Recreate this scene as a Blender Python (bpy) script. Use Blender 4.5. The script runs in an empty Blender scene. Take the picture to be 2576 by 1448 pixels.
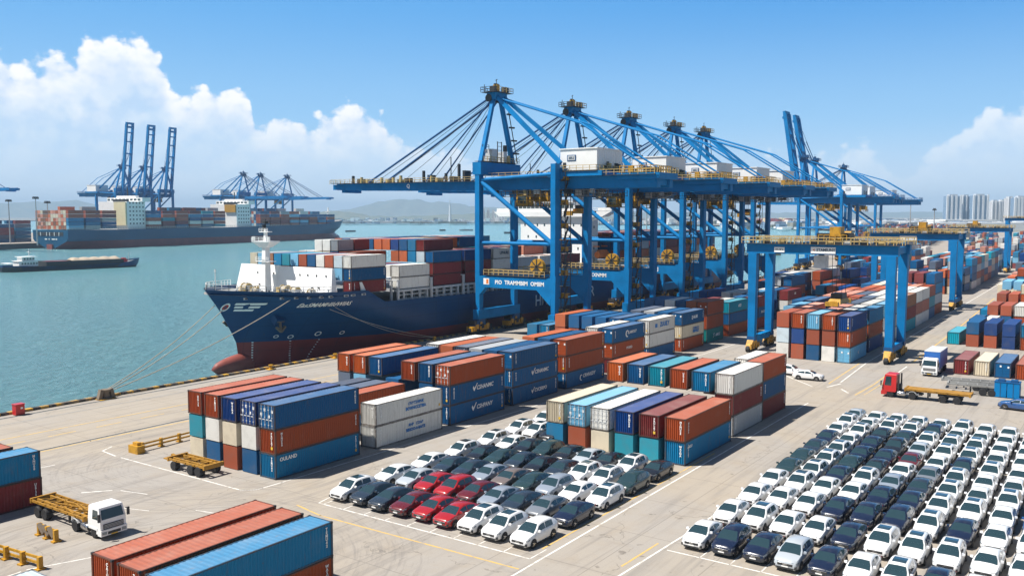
import bpy, math, random
from mathutils import Vector, Matrix
R = random.Random(7)
sc = bpy.context.scene
COL = sc.collection
PI = math.pi
# ---------------------------------------------------------------- camera
CAM_H = 27.3
yaw, pitch = math.radians(35.0), math.atan(184 / 2250.0)
fw = Vector((math.cos(yaw) * math.cos(pitch), math.sin(yaw) * math.cos(pitch), -math.sin(pitch)))
rt = Vector((math.sin(yaw), -math.cos(yaw), 0))
up = rt.cross(fw)
cd = bpy.data.cameras.new('camera'); cam = bpy.data.objects.new('camera', cd); COL.objects.link(cam)
cd.sensor_width = 36; cd.lens = 36 * 2250 / 2575.0; cd.clip_start = 0.5; cd.clip_end = 40000
M = Matrix((rt, up, -fw)).transposed().to_4x4(); M.translation = Vector((0, 0, CAM_H))
cam.matrix_world = M; sc.camera = cam
FPX, PCX, PCY = 2250.0, 1287.5, 724.0
def ray(x, y): return fw + rt * ((x - PCX) / FPX) - up * ((y - PCY) / FPX)
def ground(x, y, z=0.0):                 # photo point (2575 wide) -> where it stands on the plane z
    r = ray(x, y); return Vector((0, 0, CAM_H)) + r * ((z - CAM_H) / r.z)
def proj(p):
    v = Vector(p) - Vector((0, 0, CAM_H)); d = v.dot(fw)
    return PCX + FPX * v.dot(rt) / d, PCY - FPX * v.dot(up) / d, d
# ---------------------------------------------------------------- exposure / renderer
sc.render.engine = 'CYCLES'
sc.cycles.use_denoising = True
sc.cycles.max_bounces = 6; sc.cycles.diffuse_bounces = 2; sc.cycles.glossy_bounces = 3
sc.cycles.transmission_bounces = 3; sc.cycles.volume_bounces = 0; sc.cycles.transparent_max_bounces = 6
sc.cycles.caustics_reflective = False; sc.cycles.caustics_refractive = False
sc.view_settings.view_transform = 'Standard'; sc.view_settings.look = 'None'
sc.view_settings.gamma = 1.0; sc.view_settings.exposure = 0.62
# ---------------------------------------------------------------- sun
SUN = Vector((-0.43, 0.45, 1.0)).normalized()
sl = bpy.data.lights.new('sun', 'SUN'); sl.energy = 5.0; sl.angle = math.radians(0.5); sl.color = (1.0, 0.95, 0.87)
so = bpy.data.objects.new('sun', sl); COL.objects.link(so)
so.rotation_euler = (-SUN).to_track_quat('-Z', 'Y').to_euler(); so.location = (0, 0, 300)
# ---------------------------------------------------------------- sky with clouds
class NT:
    def __init__(s, nt): s.t = nt
    def n(s, typ, **kw):
        nd = s.t.nodes.new(typ)
        for k, v in kw.items():
            if k in ('inp',): 
                for a, b in v.items(): s.set(nd, a, b)
            else: setattr(nd, k, v)
        return nd
    def set(s, nd, key, val):
        sk = nd.inputs[key]
        if isinstance(val, bpy.types.NodeSocket): s.t.links.new(val, sk)
        else: sk.default_value = val
    def m(s, op, a, b=0.0, c=0.0, clamp=False):
        nd = s.t.nodes.new('ShaderNodeMath'); nd.operation = op; nd.use_clamp = clamp
        for i, v in enumerate((a, b, c)): s.set(nd, i, v)
        return nd.outputs[0]
    def ss(s, v, a, b):
        nd = s.n('ShaderNodeMapRange', interpolation_type='SMOOTHSTEP', inp={0: v, 1: a, 2: b, 3: 0.0, 4: 1.0}); return nd.outputs[0]
    def mix(s, f, a, b, blend='MIX'):
        nd = s.n('ShaderNodeMix', data_type='RGBA', blend_type=blend)
        s.set(nd, 0, f)
        for k, v in ((6, a), (7, b)):
            s.set(nd, k, v if isinstance(v, bpy.types.NodeSocket) else (v[0], v[1], v[2], 1))
        return nd.outputs[2]
    def noise(s, vec, scale, detail=4, rough=0.55, dist=0.0, dim='3D'):
        nd = s.n('ShaderNodeTexNoise', noise_dimensions=dim, inp={'Scale': scale, 'Detail': detail, 'Roughness': rough, 'Distortion': dist})
        if vec is not None: s.set(nd, 'Vector', vec)
        return nd
w = bpy.data.worlds.new('World'); sc.world = w; w.use_nodes = True
w.node_tree.nodes.clear(); T = NT(w.node_tree)
sky = T.n('ShaderNodeTexSky', sky_type='NISHITA', sun_disc=False)
sky.sun_elevation = math.asin(SUN.z); sky.sun_rotation = math.atan2(SUN.x, SUN.y)
sky.air_density = 1.0; sky.dust_density = 0.35; sky.ozone_density = 2.2; sky.altitude = 0
bgs = T.n('ShaderNodeBackground', inp={0: sky.outputs[0], 1: 0.05})
tc = T.n('ShaderNodeTexCoord'); sx = T.n('ShaderNodeSeparateXYZ', inp={0: tc.outputs['Generated']})
az = T.m('ARCTAN2', sx.outputs[1], sx.outputs[0]); el = T.m('ARCSINE', sx.outputs[2])
def pxaz(x): return yaw - math.atan((x - PCX) / 2257.0)
A0, A1 = pxaz(2700), pxaz(-130)
cloud_top = [(-130, 170), (0, 160), (60, 185), (120, 180), (150, 150), (200, 152), (225, 118), (300, 104), (390, 126), (430, 185), (470, 236), (520, 216), (590, 208),
             (632, 240), (655, 288), (690, 300), (740, 296), (800, 292), (850, 270), (905, 256), (960, 268), (990, 312), (1060, 340), (1150, 372), (1230, 420), (1300, 520),
             (1800, 500), (1870, 410), (1935, 385), (1985, 378), (2040, 372), (2110, 352), (2170, 346), (2225, 376), (2270, 420), (2310, 382), (2380, 342), (2440, 316), (2490, 286), (2575, 270), (2700, 262)]
fc = T.n('ShaderNodeFloatCurve'); cv = fc.mapping.curves[0]
pts = sorted([((pxaz(x) - A0) / (A1 - A0), max(0.0, math.atan((540 - y) / 2257.0) / 0.22)) for x, y in cloud_top])
while len(cv.points) < len(pts): cv.points.new(0.5, 0.5)
for p, q in zip(cv.points, pts): p.location = q; p.handle_type = 'AUTO_CLAMPED'
fc.mapping.update()
T.set(fc, 'Value', T.m('DIVIDE', T.m('SUBTRACT', az, A0), A1 - A0, clamp=True))
top = T.m('MULTIPLY', fc.outputs[0], 0.22)
cvec = T.n('ShaderNodeCombineXYZ', inp={0: az, 1: T.m('MULTIPLY', el, 1.25), 2: 3.7}).outputs[0]
cvec2 = T.n('ShaderNodeCombineXYZ', inp={0: T.m('ADD', az, 0.010), 1: T.m('ADD', T.m('MULTIPLY', el, 1.25), 0.016), 2: 3.7}).outputs[0]
def bil(v):
    a = T.noise(v, 26, 8, 0.58).outputs[0]
    vo = T.n('ShaderNodeTexVoronoi', feature='SMOOTH_F1', inp={'Vector': v, 'Scale': 52.0, 'Smoothness': 0.6})
    vo2 = T.n('ShaderNodeTexVoronoi', feature='SMOOTH_F1', inp={'Vector': v, 'Scale': 120.0, 'Smoothness': 0.5})
    b = T.m('ADD', T.m('MULTIPLY', vo.outputs['Distance'], 0.75), T.m('MULTIPLY', vo2.outputs['Distance'], 0.35))
    return T.m('SUBTRACT', a, T.m('MULTIPLY', b, 0.42))
n1, n2 = bil(cvec), bil(cvec2)
rightside = T.ss(az, pxaz(1900), pxaz(1500))
edge = T.m('ADD', T.m('SUBTRACT', top, el), T.m('MULTIPLY', T.m('SUBTRACT', n1, T.m('MULTIPLY_ADD', rightside, -0.03, 0.46)), 0.075))
dens = T.ss(edge, -0.003, 0.010)
dens = T.m('MULTIPLY', dens, T.m('MULTIPLY_ADD', rightside, 0.20, 0.78))
wisp = T.ss(T.noise(cvec, 9, 6, 0.6, 0.4).outputs[0], 0.42, 0.75)
dens = T.m('MULTIPLY', dens, T.m('SUBTRACT', 1.0, T.m('MULTIPLY', T.m('MULTIPLY', T.m('SUBTRACT', 1.0, wisp), T.ss(edge, 0.012, 0.06)), 0.45)))
lit = T.m('ADD', T.m('MULTIPLY', T.m('SUBTRACT', n1, n2), 3.2), 0.72)
depth = T.ss(edge, 0.0, 0.10)
lit = T.m('SUBTRACT', lit, T.m('MULTIPLY', depth, 0.34), clamp=True)
ccol = T.mix(lit, (0.70, 0.80, 0.95), (1.0, 1.0, 1.0))
hz = T.ss(el, 0.125, 0.0)
ccol = T.mix(T.m('MULTIPLY', hz, 0.80), ccol, (0.72, 0.84, 0.97))
dens = T.m('MULTIPLY', dens, T.m('SUBTRACT', 1.0, T.m('MULTIPLY', T.ss(el, 0.120, 0.0), 0.70)))
bgc = T.n('ShaderNodeBackground', inp={0: ccol, 1: 0.73})
low = T.mix(T.ss(el, 0.0, 0.11), (0.66, 0.80, 0.95), (0.34, 0.62, 0.92))
low = T.mix(T.ss(el, 0.06, 0.25), low, T.mix(T.ss(az, pxaz(2600), pxaz(-100)), (0.075, 0.34, 0.78), (0.13, 0.42, 0.84)))
hazecol = T.n('ShaderNodeBackground', inp={0: low, 1: 0.71})
front = T.m('ADD', T.m('MULTIPLY', sx.outputs[0], fw.x), T.m('MULTIPLY', sx.outputs[1], fw.y)); front = T.ss(front, 0.05, 0.60)
mx0 = T.n('ShaderNodeMixShader', inp={0: T.m('MULTIPLY', T.ss(el, 0.50, 0.24), front), 1: bgs.outputs[0], 2: hazecol.outputs[0]})
mx = T.n('ShaderNodeMixShader', inp={0: T.m('MULTIPLY', dens, front), 1: mx0.outputs[0], 2: bgc.outputs[0]})
T.n('ShaderNodeOutputWorld', inp={0: mx.outputs[0]})
# ---------------------------------------------------------------- materials
def newmat(name):
    m = bpy.data.materials.new(name); m.use_nodes = True
    nt = NT(m.node_tree); b = m.node_tree.nodes['Principled BSDF']; return m, nt, b
def mat(name, col, rough=0.5, metal=0.0, dirt=0.25, scale=0.6, spec=0.5, rust=0.0):
    m, t, b = newmat(name)
    tcn = t.n('ShaderNodeTexCoord')
    a = t.noise(tcn.outputs['Object'], scale, 5, 0.6).outputs[0]
    dk = tuple(c * 0.62 for c in col)
    c = t.mix(t.m('MULTIPLY', t.ss(a, 0.40, 0.72), dirt * 2), col, dk)
    if rust:
        r = t.noise(tcn.outputs['Object'], scale * 2.3, 6, 0.65).outputs[0]
        c = t.mix(t.m('MULTIPLY', t.ss(r, 0.60, 0.72), rust), c, (0.16, 0.07, 0.03))
    t.set(b, 'Base Color', c); b.inputs['Roughness'].default_value = rough; b.inputs['Metallic'].default_value = metal
    b.inputs['Specular IOR Level'].default_value = spec
    return m
MT = {}
MT['crane_blue'] = mat('crane_blue', (0.002, 0.185, 0.47), 0.55, 0, 0.30, 0.25, 0.15)
MT['crane_dark'] = mat('crane_dark', (0.003, 0.075, 0.22), 0.5, 0, 0.3, 0.3)
MT['black'] = mat('black_rubber', (0.018, 0.018, 0.02), 0.75, 0, 0.2, 2)
MT['dark'] = mat('dark_steel', (0.04, 0.042, 0.045), 0.55, 0.2, 0.3, 1)
MT['yellow'] = mat('yellow_paint', (0.52, 0.27, 0.014), 0.55, 0, 0.5, 1.2, rust=0.6)
MT['yellow_worn'] = mat('yellow_worn', (0.40, 0.20, 0.018), 0.6, 0, 0.6, 1.5, rust=0.8)
MT['tan'] = mat('tan_railing', (0.55, 0.40, 0.16), 0.6, 0, 0.4, 1.0)
MT['white'] = mat('white_paint', (0.86, 0.86, 0.85), 0.5, 0, 0.08, 0.3)
MT['cream'] = mat('cream_paint', (0.74, 0.66, 0.42), 0.5, 0, 0.1, 0.3)
MT['grey'] = mat('grey_steel', (0.42, 0.43, 0.44), 0.55, 0.1, 0.3, 0.8)
MT['lightgrey'] = mat('light_grey_paint', (0.58, 0.60, 0.62), 0.5, 0, 0.25, 0.8)
MT['rope'] = mat('rope', (0.50, 0.45, 0.36), 0.8, 0, 0.3, 2)
MT['red'] = mat('red_paint', (0.52, 0.02, 0.02), 0.3, 0, 0.1, 1)
MT['orange'] = mat('orange_paint', (0.80, 0.20, 0.03), 0.45, 0, 0.2, 1)
def hullmat(name, col, sc_=1.0):
    m, t, b = newmat(name); g = t.n('ShaderNodeTexCoord'); pos = g.outputs['Object']
    mp = t.n('ShaderNodeMapping', inp={0: pos, 'Scale': (1.1 * sc_, 1.1 * sc_, .07 * sc_)}); st = t.noise(mp.outputs[0], 1.0, 6, .65).outputs[0]; bl = t.noise(pos, .09 * sc_, 5, .6).outputs[0]
    c = t.mix(t.m('MULTIPLY', t.ss(bl, .35, .7), .35), col, (col[0] * 2 + .01, col[1] * 1.7 + .01, col[2] * 1.35 + .01))
    c = t.mix(t.m('MULTIPLY', t.ss(st, .56, .76), .35), c, (.05, .07, .09)); c = t.mix(t.m('MULTIPLY', t.ss(st, .66, .74), t.ss(bl, .5, .7)), c, (.13, .06, .035))
    sp = t.n('ShaderNodeSeparateXYZ', inp={0: pos}); ln_ = lambda v, p_, w_: t.m('LESS_THAN', t.m('FRACT', t.m('DIVIDE', v, p_)), w_ / p_)
    c = t.mix(t.m('MULTIPLY', t.m('MAXIMUM', ln_(sp.outputs[0], 8.0, .10), ln_(sp.outputs[2], 2.6, .09)), .35), c, (.0, .01, .03))
    t.set(b, 'Base Color', c); b.inputs['Roughness'].default_value = .42; b.inputs['Specular IOR Level'].default_value = .3; return m
MT['hull_blue'] = hullmat('hull_blue', (0.002, 0.045, 0.150))
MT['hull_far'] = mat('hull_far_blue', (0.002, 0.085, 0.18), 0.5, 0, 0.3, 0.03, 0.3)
MT['boot'] = hullmat('boot_red', (0.20, 0.035, 0.035))
MT['bulb'] = mat('bulb_red', (0.30, 0.075, 0.058), 0.55, 0, 0.5, 0.4)
MT['deck'] = mat('deck_grey', (0.30, 0.30, 0.29), 0.7, 0, 0.4, 0.3)
MT['sand'] = mat('sand', (0.46, 0.38, 0.29), 0.95, 0, 0.3, 0.4)
MT['mark'] = mat('white_lettering', (0.90, 0.90, 0.88), 0.6, 0, 0.15, 3)
MT['mark_blue'] = mat('blue_lettering', (0.04, 0.20, 0.52), 0.6, 0, 0.15, 3)
MT['mark_yellow'] = mat('yellow_lettering', (0.80, 0.50, 0.05), 0.6, 0, 0.1, 3)
MT['mark_dark'] = mat('dark_lettering', (0.03, 0.07, 0.12), 0.6, 0, 0.1, 3)
MT['stone'] = mat('rock', (0.20, 0.16, 0.12), 0.9, 0, 0.5, 0.4)
MT['chrome'] = mat('bright_metal', (0.55, 0.56, 0.58), 0.25, 0.9, 0.1, 3)
MT['lamp'] = mat('lamp_glass', (0.20, 0.23, 0.26), 0.08, 0.3, 0.05, 3)
MT['tail'] = mat('tail_lamp_red', (0.35, 0.01, 0.01), 0.15, 0, 0.05, 3)
def glassmat():
    m, t, b = newmat('car_glass')
    t.set(b, 'Base Color', (0.02, 0.045, 0.055, 1)); b.inputs['Roughness'].default_value = 0.07; b.inputs['Specular IOR Level'].default_value = 0.7
    b.inputs['Coat Weight'].default_value = 0.5
    return m
MT['glass'] = glassmat()
def carpaint():
    m, t, b = newmat('car_paint')
    oi = t.n('ShaderNodeObjectInfo'); tcn = t.n('ShaderNodeTexCoord')
    a = t.noise(tcn.outputs['Object'], 1.6, 4, 0.6).outputs[0]
    c = t.mix(t.m('MULTIPLY', t.ss(a, 0.45, 0.8), 0.12), oi.outputs['Color'], (0.30, 0.27, 0.23))
    t.set(b, 'Base Color', c); b.inputs['Roughness'].default_value = 0.26
    b.inputs['Coat Weight'].default_value = 0.7; b.inputs['Coat Roughness'].default_value = 0.06
    return m
MT['car'] = carpaint()
def contpaint(name='container_paint', dust=0.0):
    m, t, b = newmat(name)
    oi = t.n('ShaderNodeObjectInfo'); tcn = t.n('ShaderNodeTexCoord')
    mp = t.n('ShaderNodeMapping', inp={0: tcn.outputs['Object'], 'Scale': (1.0, 1.0, 0.12)})
    off = t.n('ShaderNodeVectorMath', operation='ADD', inp={0: mp.outputs[0]})
    rv = t.n('ShaderNodeCombineXYZ', inp={0: t.m('MULTIPLY', oi.outputs['Random'], 40), 1: t.m('MULTIPLY', oi.outputs['Random'], 91), 2: 0.0})
    t.set(off, 1, rv.outputs[0])
    off2 = t.n('ShaderNodeVectorMath', operation='ADD', inp={0: tcn.outputs['Object'], 1: rv.outputs[0]})
    streak = t.noise(off.outputs[0], 2.6, 6, 0.65).outputs[0]
    blotch = t.noise(off2.outputs[0], 0.55, 5, 0.6).outputs[0]
    spot = t.noise(off2.outputs[0], 3.5, 6, 0.7).outputs[0]
    hsv = t.n('ShaderNodeHueSaturation', inp={'Saturation': 1.06, 'Value': t.m('MULTIPLY_ADD', oi.outputs['Random'], 0.30, 0.86), 'Color': oi.outputs['Color']})
    c = t.mix(t.m('MULTIPLY', t.ss(streak, 0.45, 0.78), 0.36), hsv.outputs[0], t.mix(0.45, hsv.outputs[0], (0.05, 0.04, 0.03)))
    c = t.mix(t.m('MULTIPLY', t.ss(blotch, 0.52, 0.82), 0.13), c, (0.40, 0.33, 0.26))
    c = t.mix(t.m('MULTIPLY', t.ss(streak, .58, .74), t.m('MULTIPLY_ADD', oi.outputs['Random'], .5, .1)), c, (.20, .105, .055))
    if dust: c = t.mix(t.m('MULTIPLY_ADD', t.ss(blotch, 0.3, 0.7), dust * .5, dust * .75), c, (0.60, 0.56, 0.52))  # roof panels only: pale grey mixed into the paint, uneven with the blotch noise
    rustf = t.m('MULTIPLY', t.ss(spot, 0.655, 0.71), 0.75)
    c = t.mix(rustf, c, (0.14, 0.06, 0.03))
    t.set(b, 'Base Color', c)
    t.set(b, 'Roughness', t.m('MULTIPLY_ADD', blotch, 0.3, 0.38))
    b.inputs['Specular IOR Level'].default_value = 0.25
    return m
MT['cont'] = contpaint(); MT['cont_roof'] = contpaint('container_roof_pale', 0.13)
def framepaint():
    m, t, b = newmat('container_frame')
    oi = t.n('ShaderNodeObjectInfo'); tcn = t.n('ShaderNodeTexCoord')
    a = t.noise(tcn.outputs['Object'], 2.0, 6, 0.7).outputs[0]
    c = t.mix(t.ss(a, 0.38, 0.62), t.mix(0.62, oi.outputs['Color'], (0.02, 0.016, 0.014)), t.mix(0.86, oi.outputs['Color'], (0.06, 0.035, 0.022)))
    t.set(b, 'Base Color', c); b.inputs['Roughness'].default_value = 0.6
    return m
MT['cframe'] = framepaint()
def concrete():
    m, t, b = newmat('concrete')
    g = t.n('ShaderNodeNewGeometry'); pos = g.outputs['Position']
    big = t.noise(pos, 0.035, 6, 0.6, 0.6).outputs[0]; mid = t.noise(pos, 0.35, 6, 0.65).outputs[0]; fine = t.noise(pos, 6.0, 4, 0.7).outputs[0]
    mp = t.n('ShaderNodeMapping', inp={0: pos, 'Scale': (0.05, 0.9, 1)}); st = t.noise(mp.outputs[0], 1.0, 5, 0.6, 0.5).outputs[0]
    mp2 = t.n('ShaderNodeMapping', inp={0: pos, 'Scale': (0.9, 0.06, 1)}); st2 = t.noise(mp2.outputs[0], 1.0, 5, 0.6, 0.5).outputs[0]
    c = t.mix(t.ss(big, 0.35, 0.65), (0.358, 0.310, 0.250), (0.325, 0.300, 0.272))
    c = t.mix(t.m('MULTIPLY', t.ss(mid, 0.45, 0.75), 0.45), c, (0.30, 0.245, 0.18))
    c = t.mix(t.m('MULTIPLY', t.ss(st, 0.47, 0.70), 0.60), c, (0.215, 0.195, 0.175))
    c = t.mix(t.m('MULTIPLY', t.ss(st2, 0.54, 0.75), 0.30), c, (0.23, 0.205, 0.18))
    c = t.mix(t.m('MULTIPLY', t.ss(fine, 0.4, 0.7), 0.18), c, (0.22, 0.20, 0.18))
    spots = t.noise(pos, 0.8, 3, 0.5).outputs[0]
    c = t.mix(t.m('MULTIPLY', t.ss(spots, 0.67, 0.75), 0.65), c, (0.14, 0.12, 0.10))
    # slab joints and cracks
    sp = t.n('ShaderNodeSeparateXYZ', inp={0: pos})
    def line(v, per, wd): return t.m('LESS_THAN', t.m('ABSOLUTE', t.m('SUBTRACT', t.m('FRACT', t.m('DIVIDE', v, per)), 0.5)), wd / per)
    j = t.m('MAXIMUM', line(sp.outputs[0], 9.0, 0.05), line(sp.outputs[1], 7.5, 0.05))
    vo = t.n('ShaderNodeTexVoronoi', feature='DISTANCE_TO_EDGE', inp={'Vector': t.n('ShaderNodeVectorMath', operation='ADD', inp={0: pos, 1: t.n('ShaderNodeVectorMath', operation='SCALE', inp={0: t.noise(pos, 0.5, 4).outputs[1], 3: 2.5}).outputs[0]}).outputs[0], 'Scale': 0.055})
    cr = t.m('MULTIPLY', t.m('LESS_THAN', vo.outputs[0], 0.0022), t.ss(mid, 0.42, 0.55))
    c = t.mix(t.m('MULTIPLY', t.m('MAXIMUM', t.m('MULTIPLY', j, 0.75), cr), 0.48), c, (0.10, 0.09, 0.08))
    # tyre tracks swinging round the yard corner
    def arcs(cx, cy, r0, r1, k):
        dx = t.m('SUBTRACT', sp.outputs[0], cx); dy = t.m('SUBTRACT', sp.outputs[1], cy)
        rr = t.m('SQRT', t.m('ADD', t.m('MULTIPLY', dx, dx), t.m('MULTIPLY', dy, dy)))
        band = t.m('MULTIPLY', t.ss(rr, r0, r0 + 1.5), t.ss(rr, r1, r1 - 1.5))
        wv = t.noise(t.n('ShaderNodeCombineXYZ', inp={0: t.m('MULTIPLY', rr, 2.2), 1: t.m('MULTIPLY', t.m('ARCTAN2', dy, dx), 3.0), 2: k}).outputs[0], 1.0, 5, 0.7).outputs[0]
        return t.m('MULTIPLY', band, t.ss(wv, 0.47, 0.66))
    tr = t.m('MAXIMUM', arcs(62, 84, 8, 20, 1.0), arcs(40, 62, 6, 22, 5.0))
    c = t.mix(t.m('MULTIPLY', tr, 0.42), c, (0.17, 0.155, 0.145))
    t.set(b, 'Base Color', c); b.inputs['Roughness'].default_value = 0.85
    bp = t.n('ShaderNodeBump', inp={'Strength': 0.25, 'Distance': 0.02, 'Height': fine}); t.set(b, 'Normal', bp.outputs[0])
    return m
MT['concrete'] = concrete()
def watermat():
    m, t, b = newmat('sea_water')
    g = t.n('ShaderNodeNewGeometry'); pos = g.outputs['Position']
    big = t.noise(pos, 0.006, 5, 0.6, 0.8).outputs[0]; mid = t.noise(pos, 0.05, 5, 0.65, 0.5).outputs[0]
    c = t.mix(t.ss(big, 0.35, 0.65), (0.150, 0.350, 0.415), (0.160, 0.375, 0.415))
    c = t.mix(t.m('MULTIPLY', t.ss(mid, 0.5, 0.7), 0.35), c, (0.20, 0.42, 0.48))
    t.set(b, 'Base Color', c); b.inputs['Roughness'].default_value = 0.16; b.inputs['IOR'].default_value = 1.33
    mp = t.n('ShaderNodeMapping', inp={0: pos, 'Rotation': (0, 0, 0.95), 'Scale': (1.0, 2.2, 1)})
    w1 = t.noise(mp.outputs[0], 0.20, 7, 0.66, 0.3).outputs[0]; w2 = t.noise(mp.outputs[0], 1.3, 4, 0.6).outputs[0]
    h = t.m('ADD', w1, t.m('MULTIPLY', w2, 0.22))
    bp = t.n('ShaderNodeBump', inp={'Strength': 1.0, 'Distance': 3.2, 'Height': h}); t.set(b, 'Normal', bp.outputs[0])
    return m
MT['water'] = watermat()
def stripemat():
    m, t, b = newmat('kerb_stripes')
    g = t.n('ShaderNodeNewGeometry'); sp = t.n('ShaderNodeSeparateXYZ', inp={0: g.outputs['Position']})
    s = t.m('GREATER_THAN', t.m('FRACT', t.m('DIVIDE', sp.outputs[0], 2.2)), 0.5)
    n = t.noise(g.outputs['Position'], 1.4, 5, 0.7).outputs[0]
    c = t.mix(s, (0.60, 0.33, 0.02), (0.02, 0.02, 0.02)); c = t.mix(t.m('MULTIPLY', t.ss(n, 0.42, 0.56), 0.85), c, (0.16, 0.13, 0.10))
    t.set(b, 'Base Color', c); b.inputs['Roughness'].default_value = 0.7; return m
MT['stripes'] = stripemat()
def linemat(name, col):
    m, t, b = newmat(name)
    g = t.n('ShaderNodeNewGeometry'); n = t.noise(g.outputs['Position'], 1.1, 6, 0.7).outputs[0]
    t.set(b, 'Base Color', t.mix(t.m('MULTIPLY', t.ss(n, 0.46, 0.68), 0.85), col, (0.34, 0.29, 0.23))); b.inputs['Roughness'].default_value = 0.8; return m
MT['line_white'] = linemat('line_white', (0.72, 0.70, 0.66)); MT['line_yellow'] = linemat('line_yellow', (0.62, 0.40, 0.10))
def hillmat(name, c1, c2):
    m, t, b = newmat(name)
    g = t.n('ShaderNodeNewGeometry'); n = t.noise(g.outputs['Position'], 0.012, 7, 0.65).outputs[0]
    t.set(b, 'Base Color', t.mix(t.ss(n, 0.4, 0.6), c1, c2)); b.inputs['Roughness'].default_value = 0.95; return m
MT['hill'] = hillmat('hill_green', (0.09, 0.13, 0.11), (0.15, 0.17, 0.13))
MT['shore'] = hillmat('shore_ground', (0.10, 0.12, 0.09), (0.30, 0.28, 0.25))
def facade(name, wall, glass, fx, fz):
    m, t, b = newmat(name)
    tcn = t.n('ShaderNodeTexCoord'); sp = t.n('ShaderNodeSeparateXYZ', inp={0: tcn.outputs['Object']})
    a = t.m('GREATER_THAN', t.m('FRACT', t.m('DIVIDE', sp.outputs[2], fz)), 0.55)
    q = t.m('GREATER_THAN', t.m('FRACT', t.m('DIVIDE', t.m('ADD', sp.outputs[0], sp.outputs[1]), fx)), 0.45)
    t.set(b, 'Base Color', t.mix(t.m('MULTIPLY', a, q), wall, glass)); b.inputs['Roughness'].default_value = 0.6; return m
MT['facade'] = facade('tower_facade', (0.62, 0.60, 0.58), (0.10, 0.16, 0.24), 6.0, 3.4)
MT['facade2'] = facade('tower_facade_blue', (0.20, 0.30, 0.42), (0.06, 0.12, 0.22), 5.0, 3.4)
# ---------------------------------------------------------------- mesh helpers
class MB:
    def __init__(s): s.v = []; s.f = []; s.m = []
    def poly(s, ps, m=0):
        n = len(s.v); s.v += [tuple(p) for p in ps]; s.f.append(tuple(range(n, n + len(ps)))); s.m.append(m)
    def box(s, x0, y0, z0, x1, y1, z1, m=0):
        if x0 > x1: x0, x1 = x1, x0
        if y0 > y1: y0, y1 = y1, y0
        if z0 > z1: z0, z1 = z1, z0
        s.hexa([(x0, y0, z0), (x1, y0, z0), (x1, y1, z0), (x0, y1, z0)], [(x0, y0, z1), (x1, y0, z1), (x1, y1, z1), (x0, y1, z1)], m)
    def hexa(s, b, t, m=0):
        n = len(s.v); s.v += [tuple(p) for p in b] + [tuple(p) for p in t]
        for q in ((3, 2, 1, 0), (4, 5, 6, 7), (0, 1, 5, 4), (1, 2, 6, 5), (2, 3, 7, 6), (3, 0, 4, 7)):
            s.f.append(tuple(n + i for i in q)); s.m.append(m)
    def bar(s, p, q, w, h, m=0, w2=None, h2=None):
        p, q = Vector(p), Vector(q); d = (q - p).normalized()
        a = Vector((0, 0, 1)) if abs(d.z) < 0.9 else Vector((0, 1, 0))
        u = d.cross(a).normalized(); v = u.cross(d).normalized(); w2 = w2 or w; h2 = h2 or h
        f = lambda c, w, h: [c - u * w / 2 - v * h / 2, c + u * w / 2 - v * h / 2, c + u * w / 2 + v * h / 2, c - u * w / 2 + v * h / 2]
        s.hexa(f(p, w, h)[::-1], f(q, w2, h2)[::-1], m)
    def tube(s, pts, r, n=8, m=0, r2=None, cap=True):
        pts = [Vector(p) for p in pts]; rings = []
        for i, p in enumerate(pts):
            d = (pts[min(i + 1, len(pts) - 1)] - pts[max(i - 1, 0)]).normalized()
            a = Vector((0, 0, 1)) if abs(d.z) < 0.9 else Vector((0, 1, 0))
            u = d.cross(a).normalized(); v = u.cross(d).normalized()
            rr = r if r2 is None else r + (r2 - r) * i / (len(pts) - 1)
            rings.append([p + u * math.cos(2 * PI * k / n) * rr + v * math.sin(2 * PI * k / n) * rr for k in range(n)])
        s.loft(rings, m, cap)
    def loft(s, rings, m=0, cap=True, closed=True):
        n = len(s.v); k = len(rings[0])
        for r in rings: s.v += [tuple(p) for p in r]
        for i in range(len(rings) - 1):
            mm = m[i] if isinstance(m, (list, tuple)) else m
            for j in range(k if closed else k - 1):
                a = n + i * k + j; b = n + i * k + (j + 1) % k
                s.f.append((a, b, b + k, a + k)); s.m.append(mm)
        if cap:
            m0 = m[0] if isinstance(m, (list, tuple)) else m
            s.f.append(tuple(n + j for j in range(k))[::-1]); s.m.append(m0)
            s.f.append(tuple(n + (len(rings) - 1) * k + j for j in range(k))); s.m.append(m0)
    def lathe(s, prof, axis='y', c=(0, 0, 0), n=16, m=0):
        rings = []
        for r, h in prof:
            ring = []
            for k in range(n):
                a = 2 * PI * k / n; x, y = math.cos(a) * r, math.sin(a) * r
                ring.append({'y': (c[0] + x, c[1] + h, c[2] + y), 'z': (c[0] + x, c[1] + y, c[2] + h), 'x': (c[0] + h, c[1] + x, c[2] + y)}[axis])
            rings.append(ring)
        s.loft(rings, m)
    def rail(s, p, q, h=1.1, step=2.0, r=0.05, m=0, mid=True):
        p, q = Vector(p), Vector(q); L = (q - p).length; n = max(1, int(L / step)); z = Vector((0, 0, 1))
        for i in range(n + 1):
            a = p + (q - p) * i / n; s.bar(a, a + z * h, r * 2, r * 2, m)
        for k in ((0.5, 1.0) if mid else (1.0,)): s.bar(p + z * h * k, q + z * h * k, r * 2, r * 2, m)
    def mesh(s, name, mats):
        me = bpy.data.meshes.new(name); me.from_pydata(s.v, [], s.f)
        for x in mats: me.materials.append(MT[x] if isinstance(x, str) else x)
        me.polygons.foreach_set('material_index', s.m)
        me.update(); return me
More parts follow.
